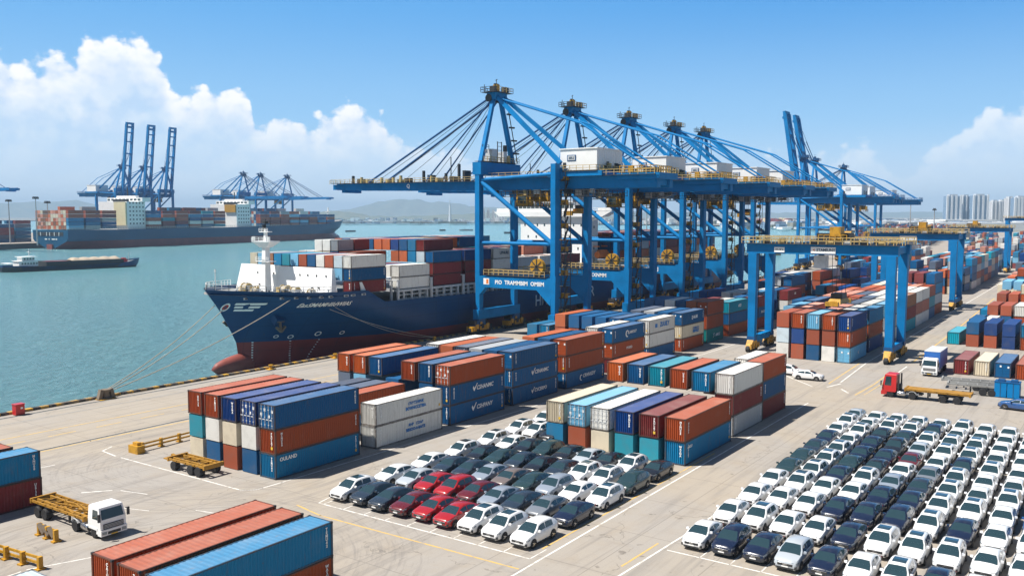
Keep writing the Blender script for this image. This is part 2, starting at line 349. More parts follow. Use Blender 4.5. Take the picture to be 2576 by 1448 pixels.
def smooth(me, ang=35):
    import bmesh
    bm = bmesh.new(); bm.from_mesh(me); bmesh.ops.remove_doubles(bm, verts=bm.verts, dist=0.0005); bmesh.ops.recalc_face_normals(bm, faces=bm.faces)
    for f in bm.faces: f.smooth = True
    for e in bm.edges:
        e.smooth = len(e.link_faces) == 2 and e.calc_face_angle(0) < math.radians(ang)
    bm.to_mesh(me); bm.free(); me.update(); return me
def link(name, me, parent=None, loc=None, color=None):
    o = bpy.data.objects.new(name, me); COL.objects.link(o)
    if parent: o.parent = parent
    if loc: o.location = loc
    if color: o.color = (color[0], color[1], color[2], 1)
    return o
LAB = {}
def tag(o, label, cat, group=None, kind=None):
    o['label'] = label; o['category'] = cat
    if group: o['group'] = group
    if kind: o['kind'] = kind
    LAB.setdefault(label, []).append(o.name)
    return o
def thing(name, label, cat, loc=(0, 0, 0), rot=0.0, group=None):
    o = bpy.data.objects.new(name, None); COL.objects.link(o); o.location = loc; o.rotation_euler = (0, 0, rot); o.empty_display_size = 0.5
    return tag(o, label, cat, group)
def struct(name, me):
    o = link(name, me); o['kind'] = 'structure'; return o
def copy_tree(o, parent=None):
    c = o.copy(); COL.objects.link(c); c.parent = parent
    for ch in o.children: copy_tree(ch, c)
    return c
_txt = {}
def text(body, size, shear=0.0, spacing=1.0, line=1.0, bold=0.0):
    key = (body, size, shear, spacing, line, bold)
    if key not in _txt:
        cu = bpy.data.curves.new('lettering', 'FONT'); cu.body = body; cu.size = size; cu.shear = shear; cu.space_character = spacing; cu.space_line = line
        cu.align_x = 'CENTER'; cu.align_y = 'CENTER'; cu.extrude = 0.006; cu.offset = bold; cu.resolution_u = 2
        o = bpy.data.objects.new('lettering', cu); COL.objects.link(o)
        dg = bpy.context.evaluated_depsgraph_get(); dg.update()
        me = bpy.data.meshes.new_from_object(o.evaluated_get(dg)); bpy.data.objects.remove(o)
        _txt[key] = me
    return _txt[key]
ROT_S = (PI / 2, 0, 0)            # text that faces -Y
ROT_W = (PI / 2, 0, -PI / 2)      # text that faces -X
_tm = {}
def lettering(name, body, size, m, parent, loc, rot, **kw):
    key = (body, size, m, tuple(sorted(kw.items())))
    if key not in _tm:
        me = text(body, size, **kw).copy(); me.materials.clear(); me.materials.append(MT[m]); _tm[key] = me
    o = link(name, _tm[key], parent, loc); o.rotation_euler = rot; return o
# ---------------------------------------------------------------- setting
def sheet(name, pts, z, m, kind='structure'):
    mb = MB(); mb.poly([(x, y, z) for x, y in pts]); o = link(name, mb.mesh(name, [m])); o['kind'] = kind; return o
QY = 126.5
coast = [(-150, QY), (330, QY), (400, 135.5), (460, 145), (900, 235), (1600, 385)]
sheet('ground', [(-150, -700), (1600, -1000)] + coast[::-1], 0.0, 'concrete')
mb = MB()
for (a, b), (c, d) in zip(coast, coast[1:]): mb.poly([(a, b, 0.0), (a, b, -9), (c, d, -9), (c, d, 0.0)])
qw = struct('quay_wall', mb.mesh('quay_wall', ['deck']))
mb = MB(); mb.poly([(-20000, -20000, -4), (20000, -20000, -4), (20000, 20000, -4), (-20000, 20000, -4)]); struct('water', mb.mesh('water', ['water']))
# far shore and far quay
shore = [(1600, 385), (2200, 760), (2450, 1300), (2620, 2000), (2650, 2700), (2500, 3600), (1900, 6000), (3500, 17000), (19000, 17000), (19000, -9000), (1600, -3000)]
sheet('far_shore', shore, -0.6, 'shore')
ax2, ay2 = math.cos(math.radians(10.5)), math.sin(math.radians(10.5)); nx2, ny2 = -ay2, ax2
def far2(t, o=0.0): return (393 + ax2 * t + nx2 * o, 838 + ay2 * t + ny2 * o)
fq = [far2(-500), far2(445), far2(445, 400), far2(-500, 900)]
sheet('far_quay', fq, 1.0, 'concrete')
mb = MB()
for a, b in ((far2(-500), far2(445)), (far2(445), far2(445, 400))): mb.poly([(a[0], a[1], 1.0), (a[0], a[1], -8), (b[0], b[1], -8), (b[0], b[1], 1.0)])
struct('far_quay_wall', mb.mesh('far_quay_wall', ['dark']))
# kerb along the quay edge, crane rails, painted lines
mb = MB()
mb.box(-150, QY - 0.75, 0, 330, QY + 0.02, 0.34); mb.bar((330, QY - .4, .21), (400, 135.1, .21), .77, .42); mb.bar((400, 135.1, .21), (460, 144.6, .21), .77, .42); struct('quay_kerb', mb.mesh('quay_kerb', ['stripes']))
mb = MB()
for y in (124.0, 103.5):
    mb.box(-150, y - 0.32, 0.004, 520, y + 0.32, 0.010, 1); mb.box(-150, y - 0.06, 0.010, 520, y + 0.06, 0.05, 0)
mb.box(-150, 120.1, 0.004, 330, 120.35, 0.012, 1)
struct('crane_rail', mb.mesh('crane_rail', ['dark', 'deck']))
ln_w, ln_y = MB(), MB()
def ln(mb, pts, wd=0.16, z=0.006):
    for p, q in zip(pts, pts[1:]):
        d = Vector((q[0] - p[0], q[1] - p[1], 0)).normalized(); n = Vector((-d.y, d.x, 0)) * wd / 2
        a, b = Vector((p[0], p[1], z)) - d * wd * .3, Vector((q[0], q[1], z)) + d * wd * .3
        mb.poly([a - n, b - n, b + n, a + n])
def arc(cx, cy, r, a0, a1, n=10): return [(cx + r * math.cos(math.radians(a0 + (a1 - a0) * i / n)), cy + r * math.sin(math.radians(a0 + (a1 - a0) * i / n))) for i in range(n + 1)]
ln(ln_y, [(-20, 113.6), (84, 111.9), (200, 111.0)], .22); ln(ln_y, [(-20, 103.0), (58, 103.0), (150, 100.2)], .26)
x = 50
while x < 150: ln(ln_y, [(x, 109.4 - (x - 50) * .02), (x + 3.4, 109.4 - (x - 50) * .02)], .2); x += 6.2
ln(ln_w, [(55.9, 93.0), (55.9, 73.5)] + arc(57.6, 72.6, 1.7, 180, 270)[1:] + [(60, 70.8), (140, 69.2), (420, 68.6)], .17)
ln(ln_w, [(55.9, 94.2), (56.3, 97.5), (58, 98.4)], .17)
ln(ln_w, [(43.5, 97.0), (50, 96.2)], .15); ln(ln_w, [(46.4, 84.3), (48.5, 82.6)], .22); ln(ln_w, [(49.0, 81.8), (49.8, 78.6)], .12)
ln(ln_w, [(49.6, 70.5), (51, 64.5)], .13); ln(ln_w, [(33.5, 69.2), (45.0, 64.6)], .14); ln(ln_w, [(45, 80), (47, 74)], .10)
# left car lot
ln(ln_w, [(57.6, 62.8), (57.6, 38.6)], .16); ln(ln_w, [(57.6, 62.8), (64, 64.2), (88.6, 64.4)], .13); ln(ln_w, [(52.5, 37.8), (130, 38.4)], .18); ln(ln_y, [(60, 38.95), (96, 38.85)], .16)
for i in range(10): ln(ln_w, [(57.6, 38.6 + 2.62 * i), (60.0, 38.6 + 2.62 * i)], .10)
ln(ln_y, [(56.0, 64.0), (55.2, 60), (55.4, 38.2)], .18)
# right car lot
ln(ln_w, [(65.6, 30.4), (65.6, 8)], .16); ln(ln_w, [(58, 31.2), (72, 30.6), (126, 31.3)], .17); ln(ln_y, [(60.5, 31.9), (66.5, 31.7)], .18)
for i in range(9): ln(ln_w, [(65.6, 27.6 - 2.5 * i), (68, 27.6 - 2.5 * i)], .10)
# roads under the yard gantries
ln(ln_w, [(149, 38.9), (172, 40.3), (420, 45)], .22); ln(ln_y, [(147, 40.2), (163, 40.9), (172, 41.3)], .22); ln(ln_w, [(144, 39.6), (148, 38.6)], .3)
ln(ln_y, [(140, 34.3), (150, 34.0), (162, 34.3)], .2); ln(ln_y, [(141, 33.2), (156, 33.0)], .16); ln(ln_w, [(163, 33.2), (172, 33.3)], .2)
ln(ln_y, [(177, 33.4), (240, 34.9), (330, 38)], .3); ln(ln_w, [(141, 35.6), (143.4, 37.2)], .3); ln(ln_w, [(143, 41.6), (150, 48)], .2)
ln(ln_w, [(-20, 66), (33, 69.2)], .14)
mb = ln_w; k = len(mb.m); mb.f += []
allm = MB(); allm.v = ln_w.v + ln_y.v; allm.f = ln_w.f + [tuple(i + len(ln_w.v) for i in f) for f in ln_y.f]; allm.m = [0] * len(ln_w.m) + [1] * len(ln_y.m)
struct('road_marking', allm.mesh('road_marking', ['line_white', 'line_yellow']))
# hills: ridges with real depth
def place(x, d, z=0.0): return Vector((0, 0, z)) + Vector((fw.x, fw.y, 0)) * d / math.cos(pitch) * 1.0 + rt * (d * (x - PCX) / FPX)
def ridge(name, prof, d, depth, seed):
    rr = random.Random(seed); mb = MB(); rows = []; xs = []
    for (x0, h0), (x1, h1) in zip(prof, prof[1:]):
        n = max(2, int((x1 - x0) / 14))
        for i in range(n): xs.append((x0 + (x1 - x0) * i / n, h0 + (h1 - h0) * i / n))
    for x, y in xs:
        h = max(0.0, (540 - y) / FPX * d + CAM_H) + rr.uniform(-1, 1) * d * 0.0006
        b = place(x, d)
        f = Vector((fw.x, fw.y, 0)).normalized()
        row = []
        for k, (o, s) in enumerate(((-1, 0), (-.75, .16), (-.5, .42), (-.25, .78), (0, 1), (.4, .6), (1, 0))):
            row.append(b + f * depth * (o + (rr.uniform(-.06, .06) if 0 < k < 6 else 0)) + Vector((0, 0, h * s * (1 + (rr.uniform(-.08, .08) if s not in (0, 1) else 0)) - 2)))
        rows.append(row)
    mb.loft(rows, 0, False, False); me = mb.mesh(name, ['hill']); smooth(me, 180); return struct(name, me)
ridge('hills', [(-160, 524), (-60, 512), (0, 511), (60, 510), (95, 507), (130, 509), (165, 503), (200, 504), (235, 512), (275, 514), (310, 522), (420, 530), (560, 536), (700, 535), (800, 530), (850, 529), (880, 527), (915, 516), (955, 507), (980, 504), (1011, 500), (1030, 504), (1047, 499), (1060, 503), (1085, 509), (1102, 506), (1125, 509), (1155, 512), (1180, 518), (1225, 520), (1290, 521), (1360, 527), (1500, 533), (1700, 534), (1900, 535), (2150, 532), (2400, 533), (2750, 536)], 10500, 1500, 3)
ridge('hills', [(760, 540), (820, 532), (850, 530), (880, 533), (930, 541), (1000, 543), (1100, 540), (1180, 537), (1220, 534), (1300, 538), (1420, 542), (1600, 543)], 5200, 600, 5)
# ---------------------------------------------------------------- distant city
rc = random.Random(11)
mb = MB(); cols = ['white', 'lightgrey', 'grey', 'facade', 'facade2', 'cream', 'boot', 'shore']
def cbox(x, d, wpx, hm, m, dep=30, z=-0.6):
    p = place(x, d, 0); wm = wpx / FPX * d; r_ = Vector((rt.x, rt.y, 0)); f = Vector((fw.x, fw.y, 0)).normalized()
    b = [p - r_ * wm / 2, p + r_ * wm / 2, p + r_ * wm / 2 + f * dep, p - r_ * wm / 2 + f * dep]
    mb.hexa([(q.x, q.y, z) for q in b], [(q.x, q.y, z + hm) for q in b], m)
for i in range(620):
    x = rc.uniform(860, 1960); d = rc.uniform(3000, 3900) if x < 1500 else rc.uniform(2500, 3600)
    hm = rc.choice([4, 5, 6, 7, 8, 10, 12, 16]); cbox(x, d, rc.uniform(3, 13), hm, rc.choice([0, 0, 0, 1, 1, 2, 3, 4, 4, 7]), rc.uniform(10, 60))
for i in range(90): cbox(rc.uniform(860, 1500), rc.uniform(2760, 2900), rc.uniform(8, 40), rc.uniform(3, 7), rc.choice([4, 7, 7, 2]), 40)
for i in range(760):
    x = rc.uniform(1830, 2700); d = rc.uniform(1700, 3200)
    cbox(x, d, rc.uniform(4, 26), rc.choice([4, 5, 6, 8, 9, 12, 14]), rc.choice([0, 0, 1, 1, 2, 3, 4, 4, 7]), rc.uniform(15, 60))
for i in range(60): cbox(rc.uniform(1880, 1990), rc.uniform(2300, 2500), rc.uniform(3, 12), rc.uniform(6, 20), rc.choice([6, 6, 5, 0]), 30)
for x, d, wp, hm in ((2330, 1900, 90, 13), (2475, 1700, 260, 13), (2230, 2100, 160, 14), (2440, 2000, 130, 17), (2140, 2200, 90, 12)): cbox(x, d, wp, hm, 0, 90)
c = link('distant_city', mb.mesh('distant_city', cols)); tag(c, 'hazy strip of low white and grey city buildings along the far shore', 'city', kind='stuff')
def tower(x0, x1, ytop, d, m, label, n=3, dep=26):
    p = place((x0 + x1) / 2, d, 0); wm = (x1 - x0) / FPX * d; h = (540 - ytop) / FPX * d + CAM_H
    t = thing('apartment_tower', label, 'tower', (p.x, p.y, -0.6), math.atan2(rt.y, rt.x), 'high-rise towers beyond the port')
    b = MB(); b.box(-wm / 2, 0, 0, wm / 2, dep, h); link('facade', b.mesh('facade', [m]), t)
    b = MB()
    for i in range(n + 1):
        xx = -wm / 2 + wm * i / n; b.box(xx - wm * .07, -1.6, 0, xx + wm * .07, 1, h + (3 if i % 2 else 1))
    link('pilaster', b.mesh('pilaster', ['white']), t)
    b = MB(); b.box(-wm * .3, 5, h, wm * .3, dep - 5, h + 5); link('roof_house', b.mesh('roof_house', ['lightgrey']), t)
for a in ((2378, 2411, 493, 2600, 'facade2', 'tall blue-glass tower, leftmost on the right-hand skyline'), (2416, 2436, 494, 2620, 'facade2', 'slender tower second from left on the right-hand skyline', 2), (2444, 2479, 492, 2580, 'facade2', 'broad blue and white tower, third on the right-hand skyline'),
          (2491, 2509, 507, 2700, 'facade', 'pale lower tower left of the wide white slab', 2), (2511, 2529, 506, 2750, 'facade', 'wide pale slab tower with white ribs before the blue block', 4), (2531, 2546, 498, 2650, 'facade', 'narrow tall tower touching the dark blue office block', 2), (2548, 2590, 497, 2560, 'facade2', 'dark blue office block at the right edge of the skyline', 5),
          (1212, 1220, 529, 3300, 'facade', 'white tower just right of the front crane leg, leftmost slab', 2), (1225, 1231, 528, 3350, 'facade', 'white slab tower second in the row below the hills', 2), (1238, 1244, 530, 3350, 'facade', 'white slab tower third in the row below the hills', 2), (1249, 1256, 528, 3320, 'facade', 'white slab tower fourth in the row below the hills', 2), (1261, 1268, 527, 3300, 'facade', 'white slab tower fifth, close to the second crane leg', 2)):
    tower(*a)
def mast(x, ybase, ytop, d, label, name='light_pole', cat='light pole', lattice=False, group='tall yard light poles'):
    p = place(x, d, 0); h = (540 - ytop) / FPX * d + CAM_H
    t = thing(name, label, cat, (p.x, p.y, 0), 0, group)
    b = MB(); b.tube([(0, 0, 0), (0, 0, h)], 0.0009 * d, 6, 0, 0.0004 * d); link('pole', b.mesh('pole', ['grey']), t)
    b = MB(); s = 0.0028 * d; b.box(-s, -s * .4, h - s * .3, s, s * .4, h); 
    for i in (-1, 0, 1): b.box(i * s * .8 - s * .25, -s * .6, h - s * .9, i * s * .8 + s * .25, s * .6, h - s * .35)
    link('lamp_head', b.mesh('lamp_head', ['dark']), t)
mast(27, 545, 502, 830, 'short light pole at the far left edge of the opposite quay'); mast(95, 560, 495, 800, 'tallest light pole left of the berthed far ship'); mast(124, 560, 506, 830, 'light pole just right of the tallest one on the far quay')
mast(2286, 590, 505, 1000, 'lattice radio mast in front of the white warehouses', 'radio_mast', 'mast', group=None); mast(2346, 570, 524, 900, 'white light pole left of the high-rise towers'); mast(1625, 560, 450, 700, 'thin pole between the second and third cranes')
p = place(1132, 3100); t = thing('lattice_tower', 'tall thin radio tower rising below the hills on the far shore', 'tower', (p.x, p.y, -.6))
b = MB(); b.bar((0, 0, 0), (0, 0, 62), 9, 9, 0, 4, 4); link('shaft', b.mesh('shaft', ['lightgrey']), t); b = MB(); b.tube([(0, 0, 62), (0, 0, 78)], 1.2, 5); link('spire', b.mesh('spire', ['lightgrey']), t)
# ---------------------------------------------------------------- containers
CW, CH = 2.44, 2.59
PAL = dict(r=((0.35, 0.078, 0.032), 'rust red'), m=((0.20, 0.035, 0.035), 'maroon'), o=((0.52, 0.13, 0.045), 'orange'), n=((0.006, 0.045, 0.19), 'navy blue'), b=((0.003, 0.092, 0.245), 'blue'),
           M=((0.004, 0.175, 0.36), 'bright blue'), l=((0.17, 0.42, 0.62), 'light blue'), t=((0.015, 0.28, 0.38), 'teal'), e=((0.012, 0.20, 0.20), 'green teal'), c=((0.66, 0.58, 0.44), 'cream'),
           w=((0.72, 0.71, 0.67), 'white'), g=((0.40, 0.42, 0.44), 'grey'), k=((0.28, 0.13, 0.07), 'brown'), y=((0.45, 0.50, 0.08), 'lime green'), p=((0.52, 0.62, 0.68), 'pale blue'), d=((0.10, 0.13, 0.19), 'slate grey'), u=((0.62, 0.28, 0.20), 'salmon'), Y=((0.66, 0.45, 0.12), 'yellow'))
_cm = {}
def corr(n0, n1, per, depth):
    n = max(2, int(round((n1 - n0) / per))); out = []
    p = (n1 - n0) / n
    for i in range(n):
        a = n0 + p * i; out += [(a, 0), (a + p * .28, 0), (a + p * .5, depth), (a + p * .78, depth)]
    return out + [(n1, 0)]
def cshell(L, door, H=CH, per=0.30):
    key = ('s', L, door, H, per)
    if key in _cm: return _cm[key]
    mb = MB(); w = CW / 2 - .02; z0, z1 = .14, H - .10
    for sgn in (-1, 1):
        c = corr(.14, L - .14, per, .05)
        for (a, da), (b, db) in zip(c, c[1:]):
            q = [(a, sgn * (w - da), z0), (b, sgn * (w - db), z0), (b, sgn * (w - db), z1), (a, sgn * (w - da), z1)]
            mb.poly(q if sgn < 0 else q[::-1])
    c = corr(-w + .1, w - .1, per * .82, .075)
    for end in ((1,) if door else (0, 1)):
        for (a, da), (b, db) in zip(c, c[1:]):
            xa, xb = (.03 + da, .03 + db) if end == 0 else (L - .03 - da, L - .03 - db)
            q = [(xa, a, z0), (xb, b, z0), (xb, b, z1), (xa, a, z1)]; mb.poly(q[::-1] if end == 0 else q)
    c = corr(.14, L - .14, per * 1.5, .018)
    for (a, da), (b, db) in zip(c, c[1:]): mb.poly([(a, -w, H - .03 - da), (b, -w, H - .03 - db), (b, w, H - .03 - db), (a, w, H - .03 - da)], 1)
    mb.poly([(0, -w, .12), (0, w, .12), (L, w, .12), (L, -w, .12)])
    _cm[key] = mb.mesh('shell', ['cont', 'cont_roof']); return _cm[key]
def cframe(L, H=CH):
    key = ('f', L, H)
    if key in _cm: return _cm[key]
    mb = MB(); w = CW / 2
    for x in (0, L - .16):
        for y in (-w, w - .16): mb.box(x, y, .16, x + .16, y + .16, H - .14)
        mb.box(x + .01, -w + .16, .02, x + .15, w - .16, .16); mb.box(x + .01, -w + .16, H - .12, x + .15, w - .16, H - .02)
    for y in (-w + .01, w - .13):
        mb.box(.17, y, .03, L - .17, y + .12, .16); mb.box(.17, y, H - .12, L - .17, y + .12, H - .02)
    _cm[key] = mb.mesh('frame', ['cframe']); return _cm[key]
def ccast(L, H=CH):
    key = ('k', L, H)
    if key in _cm: return _cm[key]
    mb = MB(); w = CW / 2
    for x in (-.012, L - .17):
        for y in (-w - .012, w - .17):
            for z in (0, H - .14): mb.box(x, y, z, x + .182, y + .182, z + .14)
    _cm[key] = mb.mesh('corner_casting', ['dark']); return _cm[key]
def cdoor(s, H=CH):
    key = ('d', s, H)
    if key in _cm: return _cm[key]
    mb = MB(); w = CW / 2 - .16; y0, y1 = (.012, w) if s > 0 else (-w, -.012)
    mb.box(.05, y0, .16, .10, y1, H - .13)
    for k in range(5): 
        z = .34 + k * (H - .62) / 4; mb.box(.028, y0 + .06, z - .06, .052, y1 - .06, z + .06)
    _cm[key] = mb.mesh('door', ['cont']); return _cm[key]
def crod(H=CH):
    key = ('rod', H)
    if key in _cm: return _cm[key]
    mb = MB(); mb.tube([(0, 0, .1), (0, 0, H - .08)], .032, 6); mb.box(-.03, -.02, .95, .01, .38, 1.03)
    for z in (.4, 1.2, 2.0): mb.box(-.03, -.07, z, .03, .07, z + .09)
    _cm[key] = mb.mesh('lock_rod', ['lightgrey']); return _cm[key]
def cplac():
    key = 'plac'
    if key in _cm: return _cm[key]
    mb = MB()
    mb.box(.018, -.13, -.15, .027, .13, .15)
    _cm[key] = mb.mesh('door_label', ['mark']); return _cm[key]
IDS = ['P\nR\nU\nL\nA\n7', 'T\nE\nM\nU\n4\n2', 'M\nS\nN\nU\n0\n8', 'C\nA\nI\nU\n5\n1', 'W\nA\nS\nN\nA', 'U\nE\nT\n3\n6']
def cid(parent, i, kind, L, H=CH):
    m = 'mark'
    if kind == 'side_far': loc, rot = (L - .62, -CW / 2 - .012, H * .60), ROT_S
    elif kind == 'side_near': loc, rot = (.85, -CW / 2 - .012, H * .58), ROT_S
    else: loc, rot = (-.012, -CW / 2 + .55, H * .60), ROT_W
    lettering('marking', IDS[i % len(IDS)], .30, m, parent, loc, rot, line=.82, bold=.012)
    if kind != 'side_near' and i % 3 == 0:
        k = ('yd', kind)
        if k not in _cm:
            mb = MB(); mb.box(-.13, -.004, -.15, .13, .004, .15); _cm[k] = mb.mesh('marking', ['mark_yellow'])
        o = link('marking', _cm[k], parent, (loc[0], loc[1], H * .25)); o.rotation_euler = (0, 0, 0) if kind.startswith('side') else (0, 0, PI / 2)
_lm = {}
def swoosh(kind):
    if kind not in _lm:
        mb = MB()
        if kind == 'V':
            for P in ([(0, .55), (.12, .75), (.34, .45), (.30, .12)], [(.30, .12), (.34, .45), (.80, 1.0), (.92, .96)], [(0, .55), (.30, .12), (.22, .10), (.02, .40)]): mb.poly([(x, 0, z) for x, z in P])
        elif kind == 'C':
            a = [(math.cos(t) * .5, math.sin(t) * .5) for t in [math.radians(60 + 25 * i) for i in range(10)]]; b_ = [(math.cos(t) * .36 + .12, math.sin(t) * .36) for t in [math.radians(60 + 25 * i) for i in range(10)]]
            for i in range(9): mb.poly([(a[i][0], 0, a[i][1]), (a[i + 1][0], 0, a[i + 1][1]), (b_[i + 1][0], 0, b_[i + 1][1]), (b_[i][0], 0, b_[i][1])])
        elif kind == 'B': mb.box(-.55, -.004, -.4, .55, .004, .4)
        elif kind == 'S':
            mb.poly([(0, 0, .7), (.7, 0, .9), (.7, 0, .7), (.25, 0, .58)]); mb.poly([(0, 0, .7), (.25, 0, .58), (.55, 0, .3), (.45, 0, .15)]); mb.poly([(-.1, 0, 0), (.55, 0, .3), (.45, 0, .12), (0, 0, -.1)])
        _lm[kind] = mb
    return _lm[kind]
def logo(kind, parent, L, H=CH):
    y = -CW / 2 - .014
    def sym(k, m, x, z, s):
        key = ('sy', k, m, s)
        if key not in _cm:
            src = swoosh(k); mb = MB(); mb.v = [(a * s, b, c_ * s) for a, b, c_ in src.v]; mb.f = list(src.f); mb.m = list(src.m); _cm[key] = mb.mesh('logo', [m])
        link('logo', _cm[key], parent, (x, y, z))
    tx = lambda body, size, m, x, z, **kw: lettering('logo', body, size, m, parent, (x, y, z), ROT_S, **kw)
    if kind == 'V': sym('V', 'mark', L * .40, 1.02, 1.15); tx('CSHANMC', .78, 'mark', L * .62, 1.50, shear=.28, bold=.02)
    if kind == 'V2': sym('V', 'mark', L * .38, .98, 1.2); tx('CSHPANY', .80, 'mark', L * .61, 1.48, shear=.28, bold=.02)
    if kind == 'V3': sym('V', 'mark', L * .40, .9, 1.0); tx('CVCERPO', .74, 'mark', L * .60, 1.36, shear=.28, bold=.02)
    if kind == 'Q': sym('C', 'mark', L * .38, 1.2, 1.0); tx('CRMNGDY', .80, 'mark', L * .58, 1.40, shear=.28, bold=.02)
    if kind == 'C': sym('C', 'mark', L * .43, 1.25, 1.25); tx('ELAMOGY', .72, 'mark', L * .58, 1.40, shear=.15, bold=.015)
    if kind == 'Z': tx('CNYTSHIINK', .50, 'mark_blue', L * .58, 1.72, bold=.02, shear=.15); tx('BOWNCCETIBA', .52, 'mark_blue', L * .58, 1.12, bold=.03)
    if kind == 'Z2': tx('RHP   COAP', .50, 'mark_blue', L * .58, 1.72, bold=.02, shear=.15); tx('BIRIOO·A·BAITE', .50, 'mark_blue', L * .58, 1.12, bold=.03)
    if kind == 'U': sym('B', 'mark_blue', L * .26, 1.35, .9); tx('ZUUILY', 1.15, 'mark_blue', L * .58, 1.38, bold=.06, shear=.1)
    if kind == 'H': tx('[] ALLIEI', .80, 'mark', L * .55, 1.35, bold=.03)
    if kind == 'A': tx('CAMINUTC', .62, 'mark_blue', L * .62, 1.62, bold=.02); tx('MBNALY', .80, 'mark_blue', L * .62, 1.02, bold=.05)
    if kind == 'S': sym('S', 'mark', L * .38, 1.0, 1.0); tx('AMOC', .85, 'mark', L * .66, 1.35, bold=.03)
    if kind == 'F': tx('6FZS', .85, 'mark', L * .55, 1.35, bold=.03, shear=.2)
    if kind == 'P': tx('PYUFED', .62, 'mark', L * .50, 1.3, bold=.01)
    if kind == 'K': tx('OULAND', .55, 'mark', L * .11 + .4, 2.0, bold=.02)
    if kind == 'K3': tx('AAK33', .42, 'mark', L * .09, 1.95, bold=.01, shear=.3)
    if kind == 'N': tx('UPNURE', 1.0, 'mark_dark', L * .58, 1.4, bold=.03)
    if kind == 'T': tx('SHACOE', .75, 'mark', L * .5, 1.35, bold=.02)
    if kind == 'E': tx('ESSE', .7, 'mark', L * .5, 1.5, bold=.02)
    if kind == 'W': sym('V', 'mark', L * .45, 1.0, 1.0)
# ---- the yard, stack by stack: (x, length, y of the near side, columns from near to far as bottom>top tiers, phrase)
SPEC = []; ORD = ['rightmost', 'second from right', 'third from right', 'fourth from right', 'fifth from right', 'sixth from right', 'seventh from right', 'eighth from right', 'ninth from right']
def stack(x, L, y, cols, phrase, H=CH, pitch=3.05, group='containers stacked in the yard', z0=0.0, jit=.10):
    for c, colm in enumerate(cols):
        toks = colm.split(); dx = R.uniform(-jit, jit)
        for k, tk in enumerate(toks):
            lg = None
            if ':' in tk: tk, lg = tk.split(':')
            if tk == '.': continue
            tier = 'single' if len(toks) == 1 else ['bottom', 'second', 'third', 'fourth', 'fifth'][k] if k < len(toks) - 1 else 'top'
            if k == 1 and len(toks) == 3: tier = 'middle'
            SPEC.append(dict(x=x + dx + R.uniform(-.04, .04), y=y + pitch * c + CW / 2, z=z0 + H * k, L=L, H=H, c=tk[0], door='D' in tk, logo=lg, col=c, ncol=len(cols), tier=tier, ph=phrase, group=group, key=(phrase, c, k), top=k == len(toks) - 1, near=c == 0))
stack(60.2, 12.2, 71.9, ['M:K r:I bD', 'bD wD nD', 'r c n', 'bD wD r', 'c t r'], 'stack beside the parked yellow trailer')
stack(75.0, 12.2, 72.0, ['w:Z2 w:Z', '. .', 'b r', 'b d', 'd d'], 'stack with the weathered white pair', H=2.62)
stack(89.2, 12.2, 72.2, ['b:V2 b:V rD', 'bD bD b', 'b t r', 'd b', 'g l b', 'c l o', 'd d o'], 'second stack along the ship-side row', pitch=3.02)
stack(103.6, 12.2, 72.5, ['b:V3 b:V bD', 'b b b', 'd g g', 'c w d', 'r r o', 'w w w'], 'third stack along the ship-side row', pitch=2.72)
stack(118.6, 12.2, 72.6, ['b:Q r rD', 'b n bD', 'r r oD', 'w g', 'd g', 'w d'], 'fourth stack along the ship-side row')
stack(134.8, 12.2, 73.2, ['m rD:P bD:C', 'r b w', 'b l', 'd c', 'w b'], 'stack topped by crescent-marked blue')
stack(149.6, 11.2, 73.6, ['b w w:U', 'b b bD', 'b l bD', 'b b bD', 'r b bD', 'n r bD', 'r r o'], 'stack topped by blue-lettered white box')
stack(150.6, 8, 96.3, ['b M', 'l M'], 'low pair of stacks beside the crane rail')
stack(164.5, 11.0, 73.8, ['r c:A bD:H', 'n b b', 'r b g', 'b n d', 'b r', 'g c'], 'seventh stack along the ship-side row')
stack(178.6, 9.2, 74.4, ['e:S r rD', 'r b o', 'n r b', 'b r w', 'r o b', 'n n bD'], 'stack on the lettered green base', H=2.95, pitch=2.5)
stack(191.5, 11.5, 74.6, ['r b t:F', 'm b w', 'b n m', 'n b', 'r w'], 'ninth stack along the ship-side row')
stack(206.0, 12.2, 74.0, ['m b:T m', 'r b b', 'w r', 'b d'], 'tenth stack along the ship-side row')
stack(216.5, 12.2, 78.0, ['b l Mp', 'w lD wD', 'n b wD', 'g w', 'd n n'], 'white-topped stack before the cranes')
stack(229.8, 11.2, 73.6, ['c w:W m:E', 'b n b', 'g b w'], 'stack topped by lettered maroon')
stack(243, 12.2, 77.0, ['t b r b', 'b n k g'], 'twelfth stack along the ship-side row')
stack(257, 12.2, 79.5, ['t r b:T b', 'g d k w', 'n b n n', 'b n b', 'r m r'], 'pale-roofed stack past the near yard gantry')
stack(251.0, 12.2, 64.5, ['m r n', 'b r r', 'w k M'], 'stack under the yellow gantry spreader')
# stacks behind the left car lot
stack(89.0, 13.4, 39.4, ['M:K3 r', 't m', 't n', 'c wD', 'r lD', 'M c'], 'front stack behind the left car lot', pitch=3.1)
stack(104.4, 10.4, 39.9, ['g m w', 'w r M', 'r b r', 'b w t', 'b n b', 'r b o'], 'middle stack behind the left car lot', pitch=3.04)
stack(115.4, 9.4, 40.0, ['m b r', 'g r', 'b r'], 'rear stack behind the left car lot')
stack(145.5, 10.5, 53.2, ['w'], 'lone container behind the rear stack', H=3.0)
